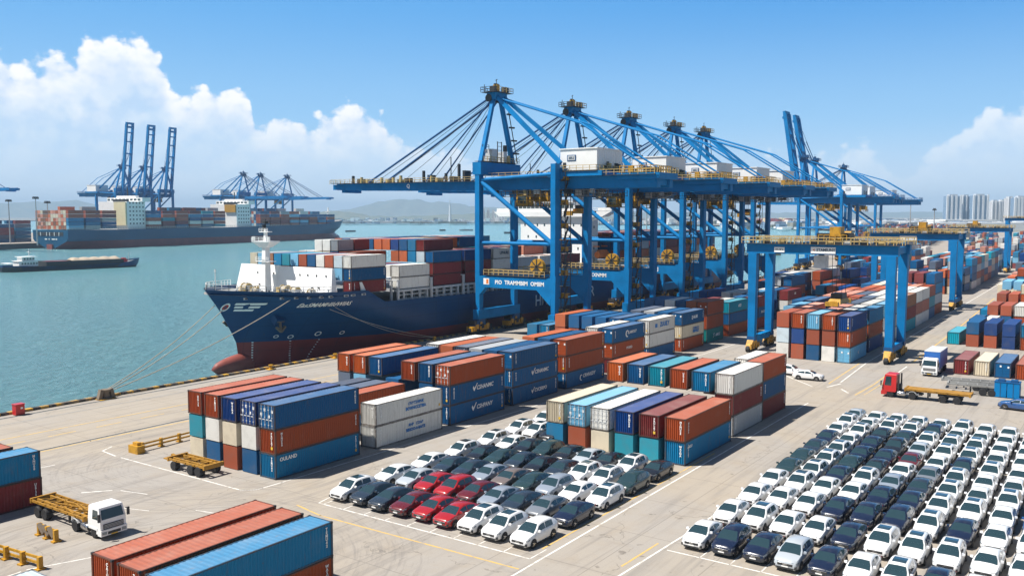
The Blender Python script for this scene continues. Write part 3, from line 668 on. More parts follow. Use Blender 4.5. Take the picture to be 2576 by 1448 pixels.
# block under the near yard gantry
stack(169.2, 12.0, 42.5, ['lD:W r n', 'wD rD r', 'b r l', 'r n r', 'w p r'], 'front stack under the near yard gantry', H=2.92, pitch=2.86)
stack(184.5, 12.2, 43.0, ['n r M', 'w b w', 'r b u', 'b r', 'n r u', 'b b l'], 'second stack under the near yard gantry', H=2.8, pitch=2.95)
stack(199.5, 12.0, 43.0, ['w g l', 'r w w', 'b n d', 'b m r', 'w r', 'r l b', 'w M b'], 'third stack under the near yard gantry', H=2.8, pitch=2.95)
stack(213.5, 6.0, 43.2, ['b w w', 'r g w', 'n b d', 'r m r', 'b r r', 'c r u'], 'short stack beside the gantry leg', H=2.85, pitch=2.95)
stack(220.2, 12.0, 43.4, ['t m k', 'r b w', 'b b w', 'w r d', 'r r u', 'b c u'], 'brown-topped stack along the gantry lane', H=2.85, pitch=2.95)
stack(233.4, 9.0, 43.8, ['w r w', 'b r w', 'n r w', 'b r r', 'r n r', 'g w o'], 'white and red stack along the gantry lane', H=2.85, pitch=2.95)
stack(243.0, 9.5, 44.0, ['w r w', 'b b w', 'w n r', 'r r o', 'b m o', 'y c'], 'second white-topped stack along the gantry lane', H=2.85, pitch=2.95)
stack(253.6, 9.2, 44.4, ['b t r', 'n b u', 'b k o', 'n r b', 'r b c', 'n g b'], 'red-topped stack along the gantry lane', H=2.85, pitch=2.95)
stack(264.2, 11.6, 44.8, ['r g M b', 'n b m m', 'w g r m', 'r r n w', 'b r w', 'n c b'], 'four-high stack at the end of the gantry lane', H=2.85, pitch=2.95)
# right-hand block
stack(168.6, 12.4, 13.4, ['r', 'bD', 'c', 'm'], 'front stack beside the blue lorry', pitch=3.12)
stack(205.6, 12.2, 16.3, ['r M', 'nD nD', 'r nD', 'r bD'], 'second stack right of the gantry lane', pitch=3.3)
stack(207.2, 12.2, 30.0, ['t'], 'lone container left of the second right-hand stack')
stack(236.5, 12.2, 27.0, ['w', 'b'], 'low white pair beyond the teal container')
stack(248.0, 12.2, 21.8, ['r w', 'b r', 'n r'], 'third stack right of the gantry lane', pitch=2.9)
stack(262, 12.2, 31, ['M'], 'lone container by the second right-hand stack end')
stack(285.5, 12.2, 24.0, ['b r c', 'm r', 'b r', ], 'fourth stack right of the gantry lane', pitch=2.95)
stack(300.5, 12.2, 24.4, ['n d b', 'b d l', 'r n l'], 'fifth stack right of the gantry lane', pitch=2.95)
# foreground
stack(31.0, 13.4, 46.9, ['r M', 'r r', 'r r'], 'foreground stack at the lower edge', H=2.60, pitch=3.1)
stack(24.0, 18.3, 84.0, ['m M'], 'stack behind the white flatbed lorry'); stack(24, 17.6, 87.4, ['b r'], 'stack at the left edge')
stack(18.0, 13.6, 62.2, ['p'], 'pale ribbed container at the bottom left corner', H=1.75)
# far yard rows, filled at random
fr = random.Random(5)
def rnd(n, lo=2, hi=4): return [' '.join(fr.choice('rrmobbnnMltcwwgukd') for _ in range(fr.randint(lo, hi))) for _ in range(n)]
far = dict(group='containers stacked in the yard')
for x, y, n in ((289, 50, 0), (337, 51, 5), (351, 50, 5), (365, 49.6, 6), (379, 50, 6), (393, 50.6, 6), (407, 51, 6), (421, 51.4, 6), (435, 51.8, 6), (449, 52, 6)):
    if n: stack(x, 12.2, y, rnd(n, 3, 4), 'far lane stack %d' % x, H=2.8)
for x in range(272, 520, 14): stack(x, 12.2, (78 if x < 400 else 62 + (x - 270) * .16), rnd(4 if x < 400 else 5, 1 if x < 400 else 2, 2 if x < 400 else 3), 'far ship-side stack %d' % x, H=2.7)
for x in range(290, 335, 14): stack(x, 12.2, 66, rnd(5, 1, 3), 'middle stack %d' % x, H=2.7)
for x in range(265, 520, 14): stack(x, 12.2, 66 + (x - 260) * .10, rnd(4, 1, 4), 'central stack %d' % x, H=2.7)
for x in range(480, 1100, 28): stack(x, 12.2, 54 + (x - 480) * .12, rnd(7, 2, 4), 'remote stack %d' % x, H=2.8); stack(x + 13, 12.2, 95 + (x - 480) * .17, rnd(9, 2, 4), 'remote ship-side stack %d' % x, H=2.8)
for x in range(520, 1500, 24):
    for y in list(range(int(-10 + x * .05), int(40 + x * .04), 17)) + list(range(int(110 + (x - 500) * .12), int(120 + (x - 500) * .24), 22)): stack(x, 12.2, y, rnd(5, 2, 5), 'outlying stack %d %d' % (x, y), H=2.8)
for x in range(316, 1000, 22): stack(x, 12.2, 18 + (x - 316) * .045, rnd(6, 1, 4), 'remote right stack %d' % x, H=2.8)
# ---------------------------------------------------------------- ships
def lerp(a, b, t): return a + (b - a) * t
def tab(x, pts):
    for (a, b), (c, d) in zip(pts, pts[1:]):
        if x <= c: return lerp(b, d, max(0, (x - a) / (c - a)))
    return pts[-1][1]
def hull_mesh(name, L, hb, stem, sheer, zb, Ldk, Lwl, mats, stern_cut=40, trans=0.92, uu=None, tb=3):
    us = uu or [0, .004, .01, .018, .028, .04, .055, .075, .1, .13, .17, .22, .3, .4, .5, .6, .7, .78, .84, .89, .93, .96, .985, 1]
    nl = 9; mb = MB(); side = []
    for u in us:
        col = []
        for k in range(nl):
            z = (-7, -4, -1.2, zb)[k] if k < 4 else None
            xg = u * L
            zt = tab(xg, sheer)
            if z is None: z = zb + (zt - zb) * (k - 3) / (nl - 4)
            st = tab(z, stem); x = st + u * (L - st)
            q = max(0.0, min(1.0, (z + 4) / 14.0)); Lz = lerp(Lwl, Ldk, q)
            t_ = max(0.0, min(1.0, (x - st) / Lz)); b = hb * (1 - (1 - t_) ** lerp(2.0, 2.6, q))
            e = max(0.0, (x - (L - stern_cut)) / stern_cut)
            b *= 1 - e ** 2 * lerp(.95, 1 - trans, max(0.0, min(1.0, (z + 5) / 9.0)))
            col.append((x, b, z))
        side.append(col)
    for sg in (-1, 1):
        n = len(mb.v)
        for c in side: mb.v += [(x, sg * b, z) for x, b, z in c]
        for i in range(len(us) - 1):
            for k in range(nl - 1):
                a = n + i * nl + k; q = (a, a + nl, a + nl + 1, a + 1)
                mb.f.append(q if sg < 0 else q[::-1]); mb.m.append(1 if k < 3 else 0)
    for i in range(len(us) - 1):
        a, b = side[i][-1], side[i + 1][-1]
        mb.poly([(a[0], -a[1], a[2] - .9), (a[0], a[1], a[2] - .9), (b[0], b[1], b[2] - .9), (b[0], -b[1], b[2] - .9)], 2)
    c = side[-1]
    for k in range(nl - 1):
        a, b = c[k], c[k + 1]; mb.poly([(a[0], -a[1], a[2]), (a[0], a[1], a[2]), (b[0], b[1], b[2]), (b[0], -b[1], b[2])], 1 if k < tb else 0)
    me = mb.mesh(name, mats); smooth(me, 30); return me, side
# --- the berthed ship at the near quay, bow towards the left
S1x, S1y = 106.5, 146.6
ship = thing('container_ship', 'dark blue container ship with white bow bulkhead moored at the near quay', 'ship', (S1x, S1y, 0))
stem1 = [(-7, 9.5), (-4, 7.6), (-1.2, 7.4), (0.9, 7.4), (3, 6.4), (5.7, 4.9), (9.2, 2.8), (12.9, 0), (14, -.5)]
sheer1 = [(0, 12.9), (14, 12.1), (25.5, 11.9), (28.8, 9.2), (60, 8.7), (300, 8.7)]
hm, side1 = hull_mesh('hull', 236, 17.6, stem1, sheer1, 1.9, 26, 62, ['hull_blue', 'boot', 'deck'], 30, .88,
                      [0, .004, .01, .018, .028, .04, .055, .075, .09, .105, .1085, .112, .116, .1225, .13, .15, .18, .22, .3, .4, .5, .6, .7, .78, .84, .89, .93, .96, .985, 1])
link('hull', hm, ship)
mb = MB(); rings = []
for i in range(11):
    a = i / 10; x = 0.9 + a * 13; r = 1.85 * math.sqrt(max(0, 1 - (1 - min(1, a * 1.6)) ** 2)) if a < .62 else 1.85 * (1 - (a - .62) * .5)
    rings.append([(x, math.cos(2 * PI * k / 16) * r * .9, -2.75 + a * .4 + math.sin(2 * PI * k / 16) * r * (1.05 + a * .3)) for k in range(16)])
mb.loft(rings); me = mb.mesh('bulbous_bow', ['bulb']); smooth(me, 60); link('bulbous_bow', me, ship)
def hb1(x, z):                      # half breadth of the hull skin at x, z (local)
    i = min(range(len(side1)), key=lambda j: abs(side1[j][-1][0] - x)); best = None
    for j in range(len(side1) - 1):
        A, B = side1[j], side1[j + 1]
        def at(c):
            for p, q in zip(c, c[1:]):
                if p[2] <= z <= q[2] or q is c[-1]:
                    t_ = (z - p[2]) / max(1e-6, q[2] - p[2]); return lerp(p[0], q[0], t_), lerp(p[1], q[1], t_)
        (xa, ba), (xb, bb) = at(A), at(B)
        if xa <= x <= xb: return lerp(ba, bb, (x - xa) / max(1e-6, xb - xa))
    return 0.0 if x < 40 else 17.6
def on_hull(body, size, x0, z, m='mark', name='hull_lettering', shear=0.0, bold=.03, gap=0.0):   # letters wrapped onto the near hull skin
    me = text(body, size, shear=shear, bold=bold).copy(); me.materials.clear(); me.materials.append(MT[m])
    import bmesh
    bm = bmesh.new(); bm.from_mesh(me); bmesh.ops.triangulate(bm, faces=bm.faces); bmesh.ops.subdivide_edges(bm, edges=[e for e in bm.edges if e.calc_length() > size * .4], cuts=1); bm.to_mesh(me); bm.free()
    for v in me.vertices:
        x, zz, d = v.co.x + x0, v.co.y + z, v.co.z
        v.co = (x, -hb1(x, zz) - .06 - d, zz)
    return link(name, me, ship)
on_hull('EasSMAMHIIdWIIAS', 1.15, 17.2, 9.5, shear=.35, bold=.02)
on_hull('HM', 4.1, 196.8 - S1x + 1.0, 4.7); on_hull('I R', 4.3, 223.4 - S1x, 5.2); on_hull('I', 3.2, 239.9 - S1x, 5.6); on_hull('J', 3.4, 262 - S1x, 5.4)
mb = MB()
for k, (z, x0, x1) in enumerate(((10.0, 4.3, 8.0), (9.35, 4.5, 7.5), (8.7, 4.7, 7.0))):
    n = 6
    for i in range(n):
        a, b = lerp(x0, x1, i / n), lerp(x0, x1, (i + 1) / n)
        mb.poly([(a, -hb1(a, z - .2) - .05, z - .2), (b, -hb1(b, z - .2) - .05, z - .2), (b, -hb1(b, z + .2) - .05, z + .2), (a, -hb1(a, z + .2) - .05, z + .2)])
link('bow_stripe', mb.mesh('bow_stripe', ['mark']), ship)
mb = MB()
for rr, m, o in ((.75, 0, .07), (.5, 1, .10), (.24, 2, .13)):
    pts = []
    for k in range(16):
        x, z = 3.5 + math.cos(2 * PI * k / 16) * rr * .6, 9.3 + math.sin(2 * PI * k / 16) * rr * 1.15; pts.append((x, -hb1(x, z) - o, z))
    mb.poly(pts, m)
link('bow_emblem', mb.mesh('bow_emblem', ['mark', 'red', 'mark_dark']), ship)
mb = MB()                                                   # draught marks and thruster signs
for x0, x1 in ((9.2, 9.6), (15.2, 16.2), (20.2, 18.8)):
    for i in range(11):
        z = 1.7 - i * .52; x = lerp(x0, x1, i / 10); mb.poly([(x, -hb1(x, z) - .07, z), (x + .28, -hb1(x + .28, z) - .07, z), (x + .28, -hb1(x + .28, z) - .07, z + .22), (x, -hb1(x, z) - .07, z + .22)])
link('draught_mark', mb.mesh('draught_mark', ['mark']), ship)
for x, z, s in ((12.6, 2.9, .42), (15.0, 2.7, .5), (19.5, 3.1, .62), (24.0, 3.0, .5)):
    mb = MB(); 
    for k in range(10):
        a, b = 2 * PI * k / 10, 2 * PI * (k + 1) / 10; P = []
        for ang, rr in ((a, s), (b, s), (b, s * .68), (a, s * .68)):
            xx, zz = x + math.cos(ang) * rr, z + math.sin(ang) * rr * .8; P.append((xx, -hb1(xx, zz) - .07, zz))
        mb.poly(P)
    link('thruster_mark', mb.mesh('thruster_mark', ['mark']), ship)
for sg in (-1, 1):                                          # hawse pipe + anchor
    mb = MB(); y = sg * (hb1(11.5, 6.3)); mb.bar((11.3, y * .95, 7.3), (11.3, y + sg * .9, 6.1), 2.2, 1.5); a = link('hawse_pipe', mb.mesh('hawse_pipe', ['hull_blue']), ship)
    mb = MB(); mb.bar((11.3, y + sg * .75, 6.6), (11.3, y + sg * 1.0, 4.4), .4, .4); mb.bar((10.2, y + sg * 1.0, 5.2), (11.3, y + sg * 1.05, 4.2), .5, .4); mb.bar((12.4, y + sg * 1.0, 5.2), (11.3, y + sg * 1.05, 4.2), .5, .4); mb.bar((10.4, y + sg * .9, 6.3), (12.2, y + sg * .9, 6.3), .35, .35)
    link('anchor', mb.mesh('anchor', ['stone']), ship)
# breakwater
mb = MB(); zt, zb_ = 16.4, 11.0
mb.hexa([(20.2, -13.2, zb_), (20.5, -13.2, zb_), (20.5, 3.5, zb_), (20.2, 3.5, zb_)], [(21.4, -12.4, zt), (21.7, -12.4, zt), (21.7, 3.5, zt), (21.4, 3.5, zt)])
mb.hexa([(20.2, 3.52, zb_), (20.5, 3.52, zb_), (20.5, 16.8, zb_), (20.2, 16.8, zb_)], [(21.4, 3.52, zt + .15), (21.7, 3.52, zt + .15), (21.7, 16.2, zt + .15), (21.4, 16.2, zt + .15)])
mb.hexa([(20.5, -13.2, zb_), (21.9, -13.4, zb_), (21.9, -13.1, zb_), (20.5, -12.9, zb_)], [(21.7, -12.4, zt), (21.9, -12.4, zt), (21.9, -12.2, zt), (21.7, -12.2, zt)])
link('breakwater', mb.mesh('breakwater', ['white']), ship)
mb = MB()
for y in (-11, -8.2, -5.6, -3.2, 5.0, 7.0, 8.6, 10.2):
    mb.box(20.85, y - .08, 14.6, 21.05, y + .08, 15.0)
for y in (-9.5, -7.6, 9, 13): mb.box(20.2, y - .1, 12.2, 20.55, y + .1, 12.5)
link('breakwater_port', mb.mesh('breakwater_port', ['dark']), ship)
# foremast
mb = MB(); mb.bar((20.4, 4.6, 11), (20.6, 4.6, 21.2), 1.7, 1.5, 0, 1.1, 1.0); mb.hexa([(19.8, 3.6, 20.4), (21.4, 3.6, 20.4), (21.4, 5.6, 20.4), (19.8, 5.6, 20.4)], [(19.2, 1.7, 21.6), (22, 1.7, 21.6), (22, 7.5, 21.6), (19.2, 7.5, 21.6)])
mb.box(19.2, 1.7, 21.6, 22, 7.5, 21.75); mb.bar((20.6, 4.6, 21.7), (20.6, 4.6, 24.2), .7, .7, 0, .45, .45); mb.box(20, 3.2, 23.6, 21.2, 6, 23.8)
mb.box(19.6, 2.6, 17.4, 21.6, 6.8, 17.55); mb.rail((19.2, 1.7, 21.75), (19.2, 7.5, 21.75), .8, 1, .04); mb.rail((19.6, 2.6, 17.55), (19.6, 6.8, 17.55), .8, 1, .04); mb.rail((20, 3.2, 23.8), (20, 6, 23.8), .6, .9, .035)
link('foremast', mb.mesh('foremast', ['white']), ship, (-1.9, 0, 0))
mb = MB(); mb.tube([(20.6, 4.6, 24), (20.6, 4.6, 26.4)], .12, 6); mb.box(20.2, 4.2, 25.4, 21, 5, 25.9); mb.tube([(20.6, 5.2, 23.8), (20.6, 5.2, 25.2)], .3, 8); mb.tube([(20.6, 3.9, 26.0), (20.6, 5.3, 26.0)], .08, 6)
link('mast_light', mb.mesh('mast_light', ['dark']), ship, (-1.9, 0, 0))
for y in (2.2, 7.0):
    mb = MB(); mb.tube([(19.4, y, 21.8), (19.4, y, 22.7)], .32, 8); link('signal_lamp', mb.mesh('signal_lamp', ['white']), ship, (-1.9, 0, 0))
# forecastle machinery
def winch(x, y, s):
    mb = MB(); mb.lathe([(0, -.9), (.95, -.9), (.95, -.75), (.45, -.75), (.45, .75), (.95, .75), (.95, .9), (0, .9)], 'y', (0, 0, .95), 14, 0); mb.lathe([(.46, -.74), (.72, -.7), (.72, .7), (.46, .74)], 'y', (0, 0, .95), 14, 1)
    mb.box(-.9, -1.2, 0, .9, -.95, 1.2, 2); mb.box(-.9, .95, 0, .9, 1.2, 1.2, 2); mb.box(.2, -1.9, 0, 1.1, -1.2, .9, 2)
    mb.v = [(a * s, b * s, c * s) for a, b, c in mb.v]
    link('mooring_winch', mb.mesh('mooring_winch', ['tan', 'rope', 'lightgrey']), ship, (x, y, 11.0))
for q in ((17.6, -2.5, 1.0), (17.2, -6.0, .9), (16.6, 8.6, 1.0), (15.0, 3.6, .7), (18.4, -9.4, .7), (13, 6, .7)): winch(*q)
for i in range(9):
    mb = MB(); mb.tube([(-.35, 0, 0), (-.35, 0, 1.0)], .2, 8); mb.tube([(.35, 0, 0), (.35, 0, 1.0)], .2, 8); mb.lathe([(.24, 0), (.28, .05), (.28, .12)], 'z', (-.35, 0, .95), 8); mb.lathe([(.24, 0), (.28, .05), (.28, .12)], 'z', (.35, 0, .95), 8)
    link('deck_bollard', mb.mesh('deck_bollard', ['tan' if i % 2 else 'lightgrey']), ship, (8 + i * 1.6, [-2.5, 1, -5.5, 4, -8.2, 6, -10.5, 8.5, -12.2][i], 11.1))
mb = MB()
for sg in (-1, 1):
    for i in range(0, 7):
        a, b = side1[i][-1], side1[i + 1][-1]
        mb.rail((a[0] + .3, sg * max(0, a[1] - .25), a[2] - .1), (b[0] + .3, sg * max(0, b[1] - .25), b[2] - .1), 1.15, 1.2, .045)
link('bow_railing', mb.mesh('bow_railing', ['white']), ship)
rq = random.Random(6)
for i in range(16):
    x, y = rq.uniform(9, 19), rq.uniform(-10.5, 11); hh = rq.uniform(.5, 1.5); k = i % 3; mb = MB()
    if k == 0: mb.tube([(x, y, 11.05), (x, y, 11.05 + hh)], .16, 8); mb.lathe([(0, 0), (.34, .05), (.34, .3), (0, .42)], 'z', (x, y, 11.0 + hh), 8)
    elif k == 1: mb.bar((x, y - .6, 11.2), (x + .3, y + .5, 11.2 + hh), .3, .5)
    else: mb.box(x - .35, y - .45, 11.02, x + .35, y + .45, 11.0 + hh * .7)
    link(['vent_pipe', 'chain_stopper', 'deck_locker'][k], mb.mesh('deck_fitting', [rq.choice(['tan', 'lightgrey', 'dark', 'rope'])]), ship)
mb = MB(); mb.hexa([(25.2, -17.0, 11.0), (28.0, -17.0, 8.9), (28.0, -16.8, 8.9), (25.2, -16.8, 11.0)], [(24.6, -17.0, 13.6), (25.2, -17.0, 13.6), (25.2, -16.8, 13.6), (24.6, -16.8, 13.6)]); link('bulwark_wing', mb.mesh('bulwark_wing', ['white']), ship)
mb = MB(); mb.tube([(2.4, 0, 12.2), (2.4, 0, 16.4)], .09, 6); mb.tube([(2.4, 0, 16.2), (2.4, 0, 16.7)], .2, 6); link('jackstaff', mb.mesh('jackstaff', ['white']), ship)
mb = MB()                                                  # fairleads along the bulwark
for x in (5.0, 9.5, 11.5, 13.5, 15.6, 17.4, 20.6, 22.2, 25.0):
    y = -hb1(x, 11.2) - .05; mb.box(x - .55, y - .12, 10.95, x + .55, y + .1, 11.35, 0); mb.box(x - .35, y - .16, 11.02, x + .35, y, 11.26, 1)
link('fairlead', mb.mesh('fairlead', ['lightgrey', 'dark']), ship)
# lashing bridges / pedestals between the deck edge and the containers
for x0 in [36.4, 47.4, 59, 70.5, 81, 91.5, 102.5, 113] + [134 + 11 * i for i in range(8)]:
    mb = MB()
    for y in (-17.2, -15.2, 15.5, 17.2):
        mb.bar((x0 - .6, y, 8.0), (x0 - .6, y, 13.4), .45, .45); 
    for i in range(4):
        mb.bar((x0 + 1.5 + i * 2.6, -16.9, 8.0), (x0 + 1.5 + i * 2.6, -16.9, 11.2), .34, .34); mb.bar((x0 + 1.5 + i * 2.6, -15.2, 8.0), (x0 + 1.5 + i * 2.6, -15.2, 11.2), .3, .3)
    mb.box(x0 - .9, -17.3, 13.2, x0 - .3, 17.3, 13.4); mb.box(x0, -17.0, 10.75, x0 + 10.6, 17.0, 11.2)
    mb.rail((x0 - .3, -17.3, 8.0), (x0 + 10.5, -17.3, 8.0), 1.1, 1.2, .04)
    for k in (8.9, 9.8): mb.box(x0 + .5, -16.2, k, x0 + 10, -16.05, k + .35)
    link('lashing_bridge', mb.mesh('lashing_bridge', ['lightgrey']), ship)
# bridge house
bx = 124.5
mb = MB(); mb.box(bx, -11.8, 7.1, bx + 7, 11.8, 26.2); mb.hexa([(bx - 1, -17.6, 25.9), (bx + 3, -17.6, 25.9), (bx + 3, 19.5, 25.9), (bx - 1, 19.5, 25.9)], [(bx - 1, -20.5, 27.4), (bx + 3, -20.5, 27.4), (bx + 3, 21.5, 27.4), (bx - 1, 21.5, 27.4)])
for sg in (-1, 1):
    mb.hexa([(bx, sg * 11.8, 22.5), (bx + .8, sg * 11.8, 22.5), (bx + .8, sg * 11.9, 25.9), (bx, sg * 11.9, 25.9)], [(bx, sg * 12.0, 24), (bx + .8, sg * 12.0, 24), (bx + .8, sg * 17.5, 25.9), (bx, sg * 17.5, 25.9)])
    mb.box(bx - .6, sg * 16, 26.9, bx + 2.4, sg * 20.6, 28.5)
link('bridge_house', mb.mesh('bridge_house', ['white']), ship, (0, 0, .8))
mb = MB(); mb.box(bx - .6, -8.0, 27.4, bx + 6, 12.5, 30.2); mb.box(bx - 1, -8.4, 30.2, bx + 6.4, 12.9, 30.5); link('wheelhouse', mb.mesh('wheelhouse', ['white']), ship, (0, 0, .8))
for i in range(13):
    mb = MB(); y = -7.6 + i * 1.54; mb.box(bx - .66, y, 28.5, bx - .58, y + 1.25, 29.7); link('wheelhouse_window', mb.mesh('wheelhouse_window', ['glass']), ship, (0, 0, .8))
win = MB(); win.box(-.06, -.22, -.36, .02, .22, .36); winm = win.mesh('window', ['glass'])
for z, ys in ((24.2, (-10, -7.4, -4.8, -2.2, .4, 3, 5.6, 8.2, 10.2)), (20.6, (-9.4, -6, -3, 0, 3, 6, 9)), (17.2, (-9, -6, -2, 3, 6, 9)), (13.8, (-9, -4.5, 0, 4.5, 9))):
    for y in ys: link('window', winm, ship, (bx, y, z))
wins = MB(); wins.box(-.22, -.06, -.36, .22, .02, .36); winsm = wins.mesh('window', ['glass'])
for z in (23.6, 20.4, 17.2, 14.0):
    for x in (1.6, 4.6): link('window', winsm, ship, (bx + x, -11.8, z))
mb = MB(); mb.tube([(bx + 3, 2, 30.5), (bx + 3, 2, 37.5)], .45, 8, 0, .2); mb.box(bx + 2, -1, 33.5, bx + 4, 5, 33.7); mb.box(bx + 2.6, 0, 35.6, bx + 3.2, 4, 36); mb.bar((bx + 2.4, 1, 30.5), (bx + 2.4, 1, 34.5), .25, .25); mb.bar((bx + 2.4, 3, 30.5), (bx + 2.4, 3, 34.5), .25, .25)
mb.rail((bx - .9, -8.3, 30.5), (bx - .9, 12.8, 30.5), 1, 1.5, .04); mb.rail((bx - 1, -20.4, 27.4), (bx - 1, -8, 27.4), 1.1, 1.5, .04)
link('radar_mast', mb.mesh('radar_mast', ['white']), ship, (0, 0, .8))
mb = MB(); mb.box(bx + 9, -3.5, 8, bx + 14, 5, 27); link('funnel', mb.mesh('funnel', ['lightgrey']), ship)
mb = MB(); mb.tube([(bx + 3.5, -13.6, 15.3), (bx + 9.5, -13.6, 15.3)], 1.0, 10); mb.box(bx + 4.4, -14.2, 15.8, bx + 8.6, -13.0, 16.7); mb.bar((bx + 4, -12, 17.8), (bx + 4, -14, 17.8), .3, .3); mb.bar((bx + 9, -12, 17.8), (bx + 9, -14, 17.8), .3, .3)
link('lifeboat', mb.mesh('lifeboat', ['orange']), ship)
# its deck cargo
SH = 'containers on the near ship'
def bay(x, L, cols, ph, z0=11.25, y0=129.9): stack(x, L, y0, cols, ph, H=2.6, pitch=2.63, group=SH, z0=z0, jit=0)
bay(129.0, 10.2, ['m b w', 'r l p', 'r r r', 'b b w', 'r m b', 'm r r', 'r b l', 'b r t', 'r b M', 'b m k', 'm r l', 'b r c'], 'first bay behind the white bow bulkhead')
bay(143.2, 10.2, ['w w', 'c w', 'r b', 'b r', 'b b', 'm b r', 'b b r', 'r m b', 'b m c', 'r m c', 'b r w', 'b m w'], 'second bay of the near ship')
bay(143.2, 5.0, ['. . . .'] * 7 + ['. . . g'] + ['. . . w'] * 2, 'over the second bay of the near ship', z0=11.25)
bay(148.4, 5.0, ['. . . .'] * 7 + ['. . . m'], 'over the second bay of the near ship', z0=11.25)
bay(154.6, 10.4, ['m m b', 'r r p m', 'b r M M', 'r b o b', 'm b o nD', 'b r b o', 'r b r o', 'm b r b', 'r b w r', 'b b n w', 'w r b b', 'r b m r'], 'third bay of the near ship')
bay(166.2, 10.4, ['m m n', 'r b m', 'b w m', 'r b c', 'b m b o', 'r b w Y', 'm r g w', 'w b r c', 'r b b n', 'm r m b', 'b b b b', 'r m w r'], 'fourth bay of the near ship')
bay(177.4, 8.2, ['b w w:N', 'm d n', 'b b r', 'w c b', 'r b m b', 'c r d n', 'm b r n', 'b r t t', 'm b r r', 'b m r b', 'w b m m', 'r b m n'], 'fifth bay of the near ship')
bay(187.8, 9.6, ['g g', 'b k', 'r b m', 'b c d', 'm b r', 'b m t', 'b r r M', 'm b n r', 'b r r r', 'r m b w', 'b r b m', 'r b w w'], 'sixth bay of the near ship')
bay(198.6, 9.6, ['b w', 'b o', 'n r u', 'm u o', 'b r c', 'r m n', 'b n m', 'm b r', 'b r w', 'r m b', 'b r m', 'm b r'], 'seventh bay of the near ship')
bay(209.6, 9.6, ['n m', 'b m b', 'r b w', 'm b b', 'b r r', 'r b m', 'b m n', 'm r b', 'b w r', 'r b m', 'b r n', 'm b r'], 'eighth bay of the near ship')
for i in range(7):
    x = 241.5 + 11 * i; bay(x, 10.4, [' '.join(fr.choice('rmmnbbrtowg') for _ in range(fr.choice((3, 4, 4)) if c < 4 else 4)) for c in range(12)], '%s bay behind the ship bridge' % ['first', 'second', 'third', 'fourth', 'fifth', 'sixth', 'seventh'][i])
# --- the far ship
p2 = (868.0, 893.0); rot2 = math.radians(190.5)
ship2 = thing('container_ship', 'long blue container ship with two superstructures berthed at the opposite quay', 'ship', (p2[0], p2[1], 0), rot2)
L2 = 449
stem2 = [(-7, 9), (-4, 2), (-1.2, 4), (1, 16), (4, 14), (10, 9), (16, 4), (22, 0), (25, -1)]
sheer2 = [(0, 21.5), (30, 19.5), (55, 17.2), (60, 15.4), (200, 13.6), (420, 13.2), (449, 13.4)]
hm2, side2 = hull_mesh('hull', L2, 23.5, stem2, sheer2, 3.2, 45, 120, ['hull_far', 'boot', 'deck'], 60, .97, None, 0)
link('hull', hm2, ship2)
mb = MB()
for sg in (1,): mb.box(L2 + .05, -17, 8.2, L2 + .2, 17, 11.6, 0)
link('stern_opening', mb.mesh('stern_opening', ['dark']), ship2)
mb = MB(); mb.box(L2 - 3, -3.4, -6, L2 + 1.5, 3.4, .5); link('rudder', mb.mesh('rudder', ['bulb']), ship2)
mb = MB()
for y in (-12, -4, 0, 6, 12): mb.bar((L2 + .4, y, 8.2), (L2 + .4, y, 11.4), .5, .5)
for y, w_ in ((-7, 3), (-2, 1.2), (2, 4), (7, 2)): mb.box(L2 + .1, y, 4.6, L2 + .25, y + w_, 5.6)
link('stern_mark', mb.mesh('stern_mark', ['mark']), ship2)
def s2(x, y, z): 
    c, s_ = math.cos(rot2), math.sin(rot2); return (p2[0] + x * c - y * s_, p2[1] + x * s_ + y * c, z)
def house2(x, top, m, w=19, zl=13):
    mb = MB(); mb.box(x, -w, 13, x + 22.5, w, top); link('deck_house', mb.mesh('deck_house', ['white']), ship2)
    mb = MB(); mb.box(x - 2, -w - 5, top, x + 8, w + 5, top + 4); mb.box(x + 2, -w + 6, top + 4, x + 6, w - 6, top + 6); link('wheelhouse', mb.mesh('wheelhouse', ['white']), ship2)
    mb = MB()
    for k in range(9): y = -w - 4 + k * (2 * w + 8) / 9; mb.box(x + 7.6, y, top + 1.2, x + 8.1, y + 3.4, top + 3)
    link('wheelhouse_window', mb.mesh('wheelhouse_window', ['glass']), ship2)
    mb = MB()
    for zz in range(18, int(top) - 1, 4):
        for xx in range(2, 21, 4): mb.box(x + xx, w - .05, zz, x + xx + 1.6, w + .08, zz + 1.5)
    link('window', mb.mesh('window', ['dark']), ship2)
    mb = MB(); mb.box(x + 22.6, 3, zl, x + 24, w - .5, top - .6); link('funnel', mb.mesh('funnel', [m]), ship2)
    mb = MB(); mb.box(x + 17, 1, top, x + 23, w - 3, top + 2.2); mb.tube([(x + 4, 0, top + 4), (x + 4, 0, top + 14)], .6, 6); link('radar_mast', mb.mesh('radar_mast', ['dark']), ship2)
house2(356, 40, 'cream', 19, 17); house2(203, 39, 'yellow', 19, 30)
mb = MB(); mb.bar((28, 0, 19), (28, 0, 37), 2.4, 2.4, 0, 1.2, 1.2); mb.box(26.5, -4, 31, 29.5, 4, 31.6); link('foremast', mb.mesh('foremast', ['white']), ship2)
mb = MB()
for i in range(26): mb.rail(((60 + i * 15), 22.9, 13.6), ((60 + i * 15) + 15, 22.9, 13.4), 2.0, 3, .12)
link('deck_railing', mb.mesh('deck_railing', ['lightgrey']), ship2)
f2 = random.Random(21); FAR2 = []
x = 45
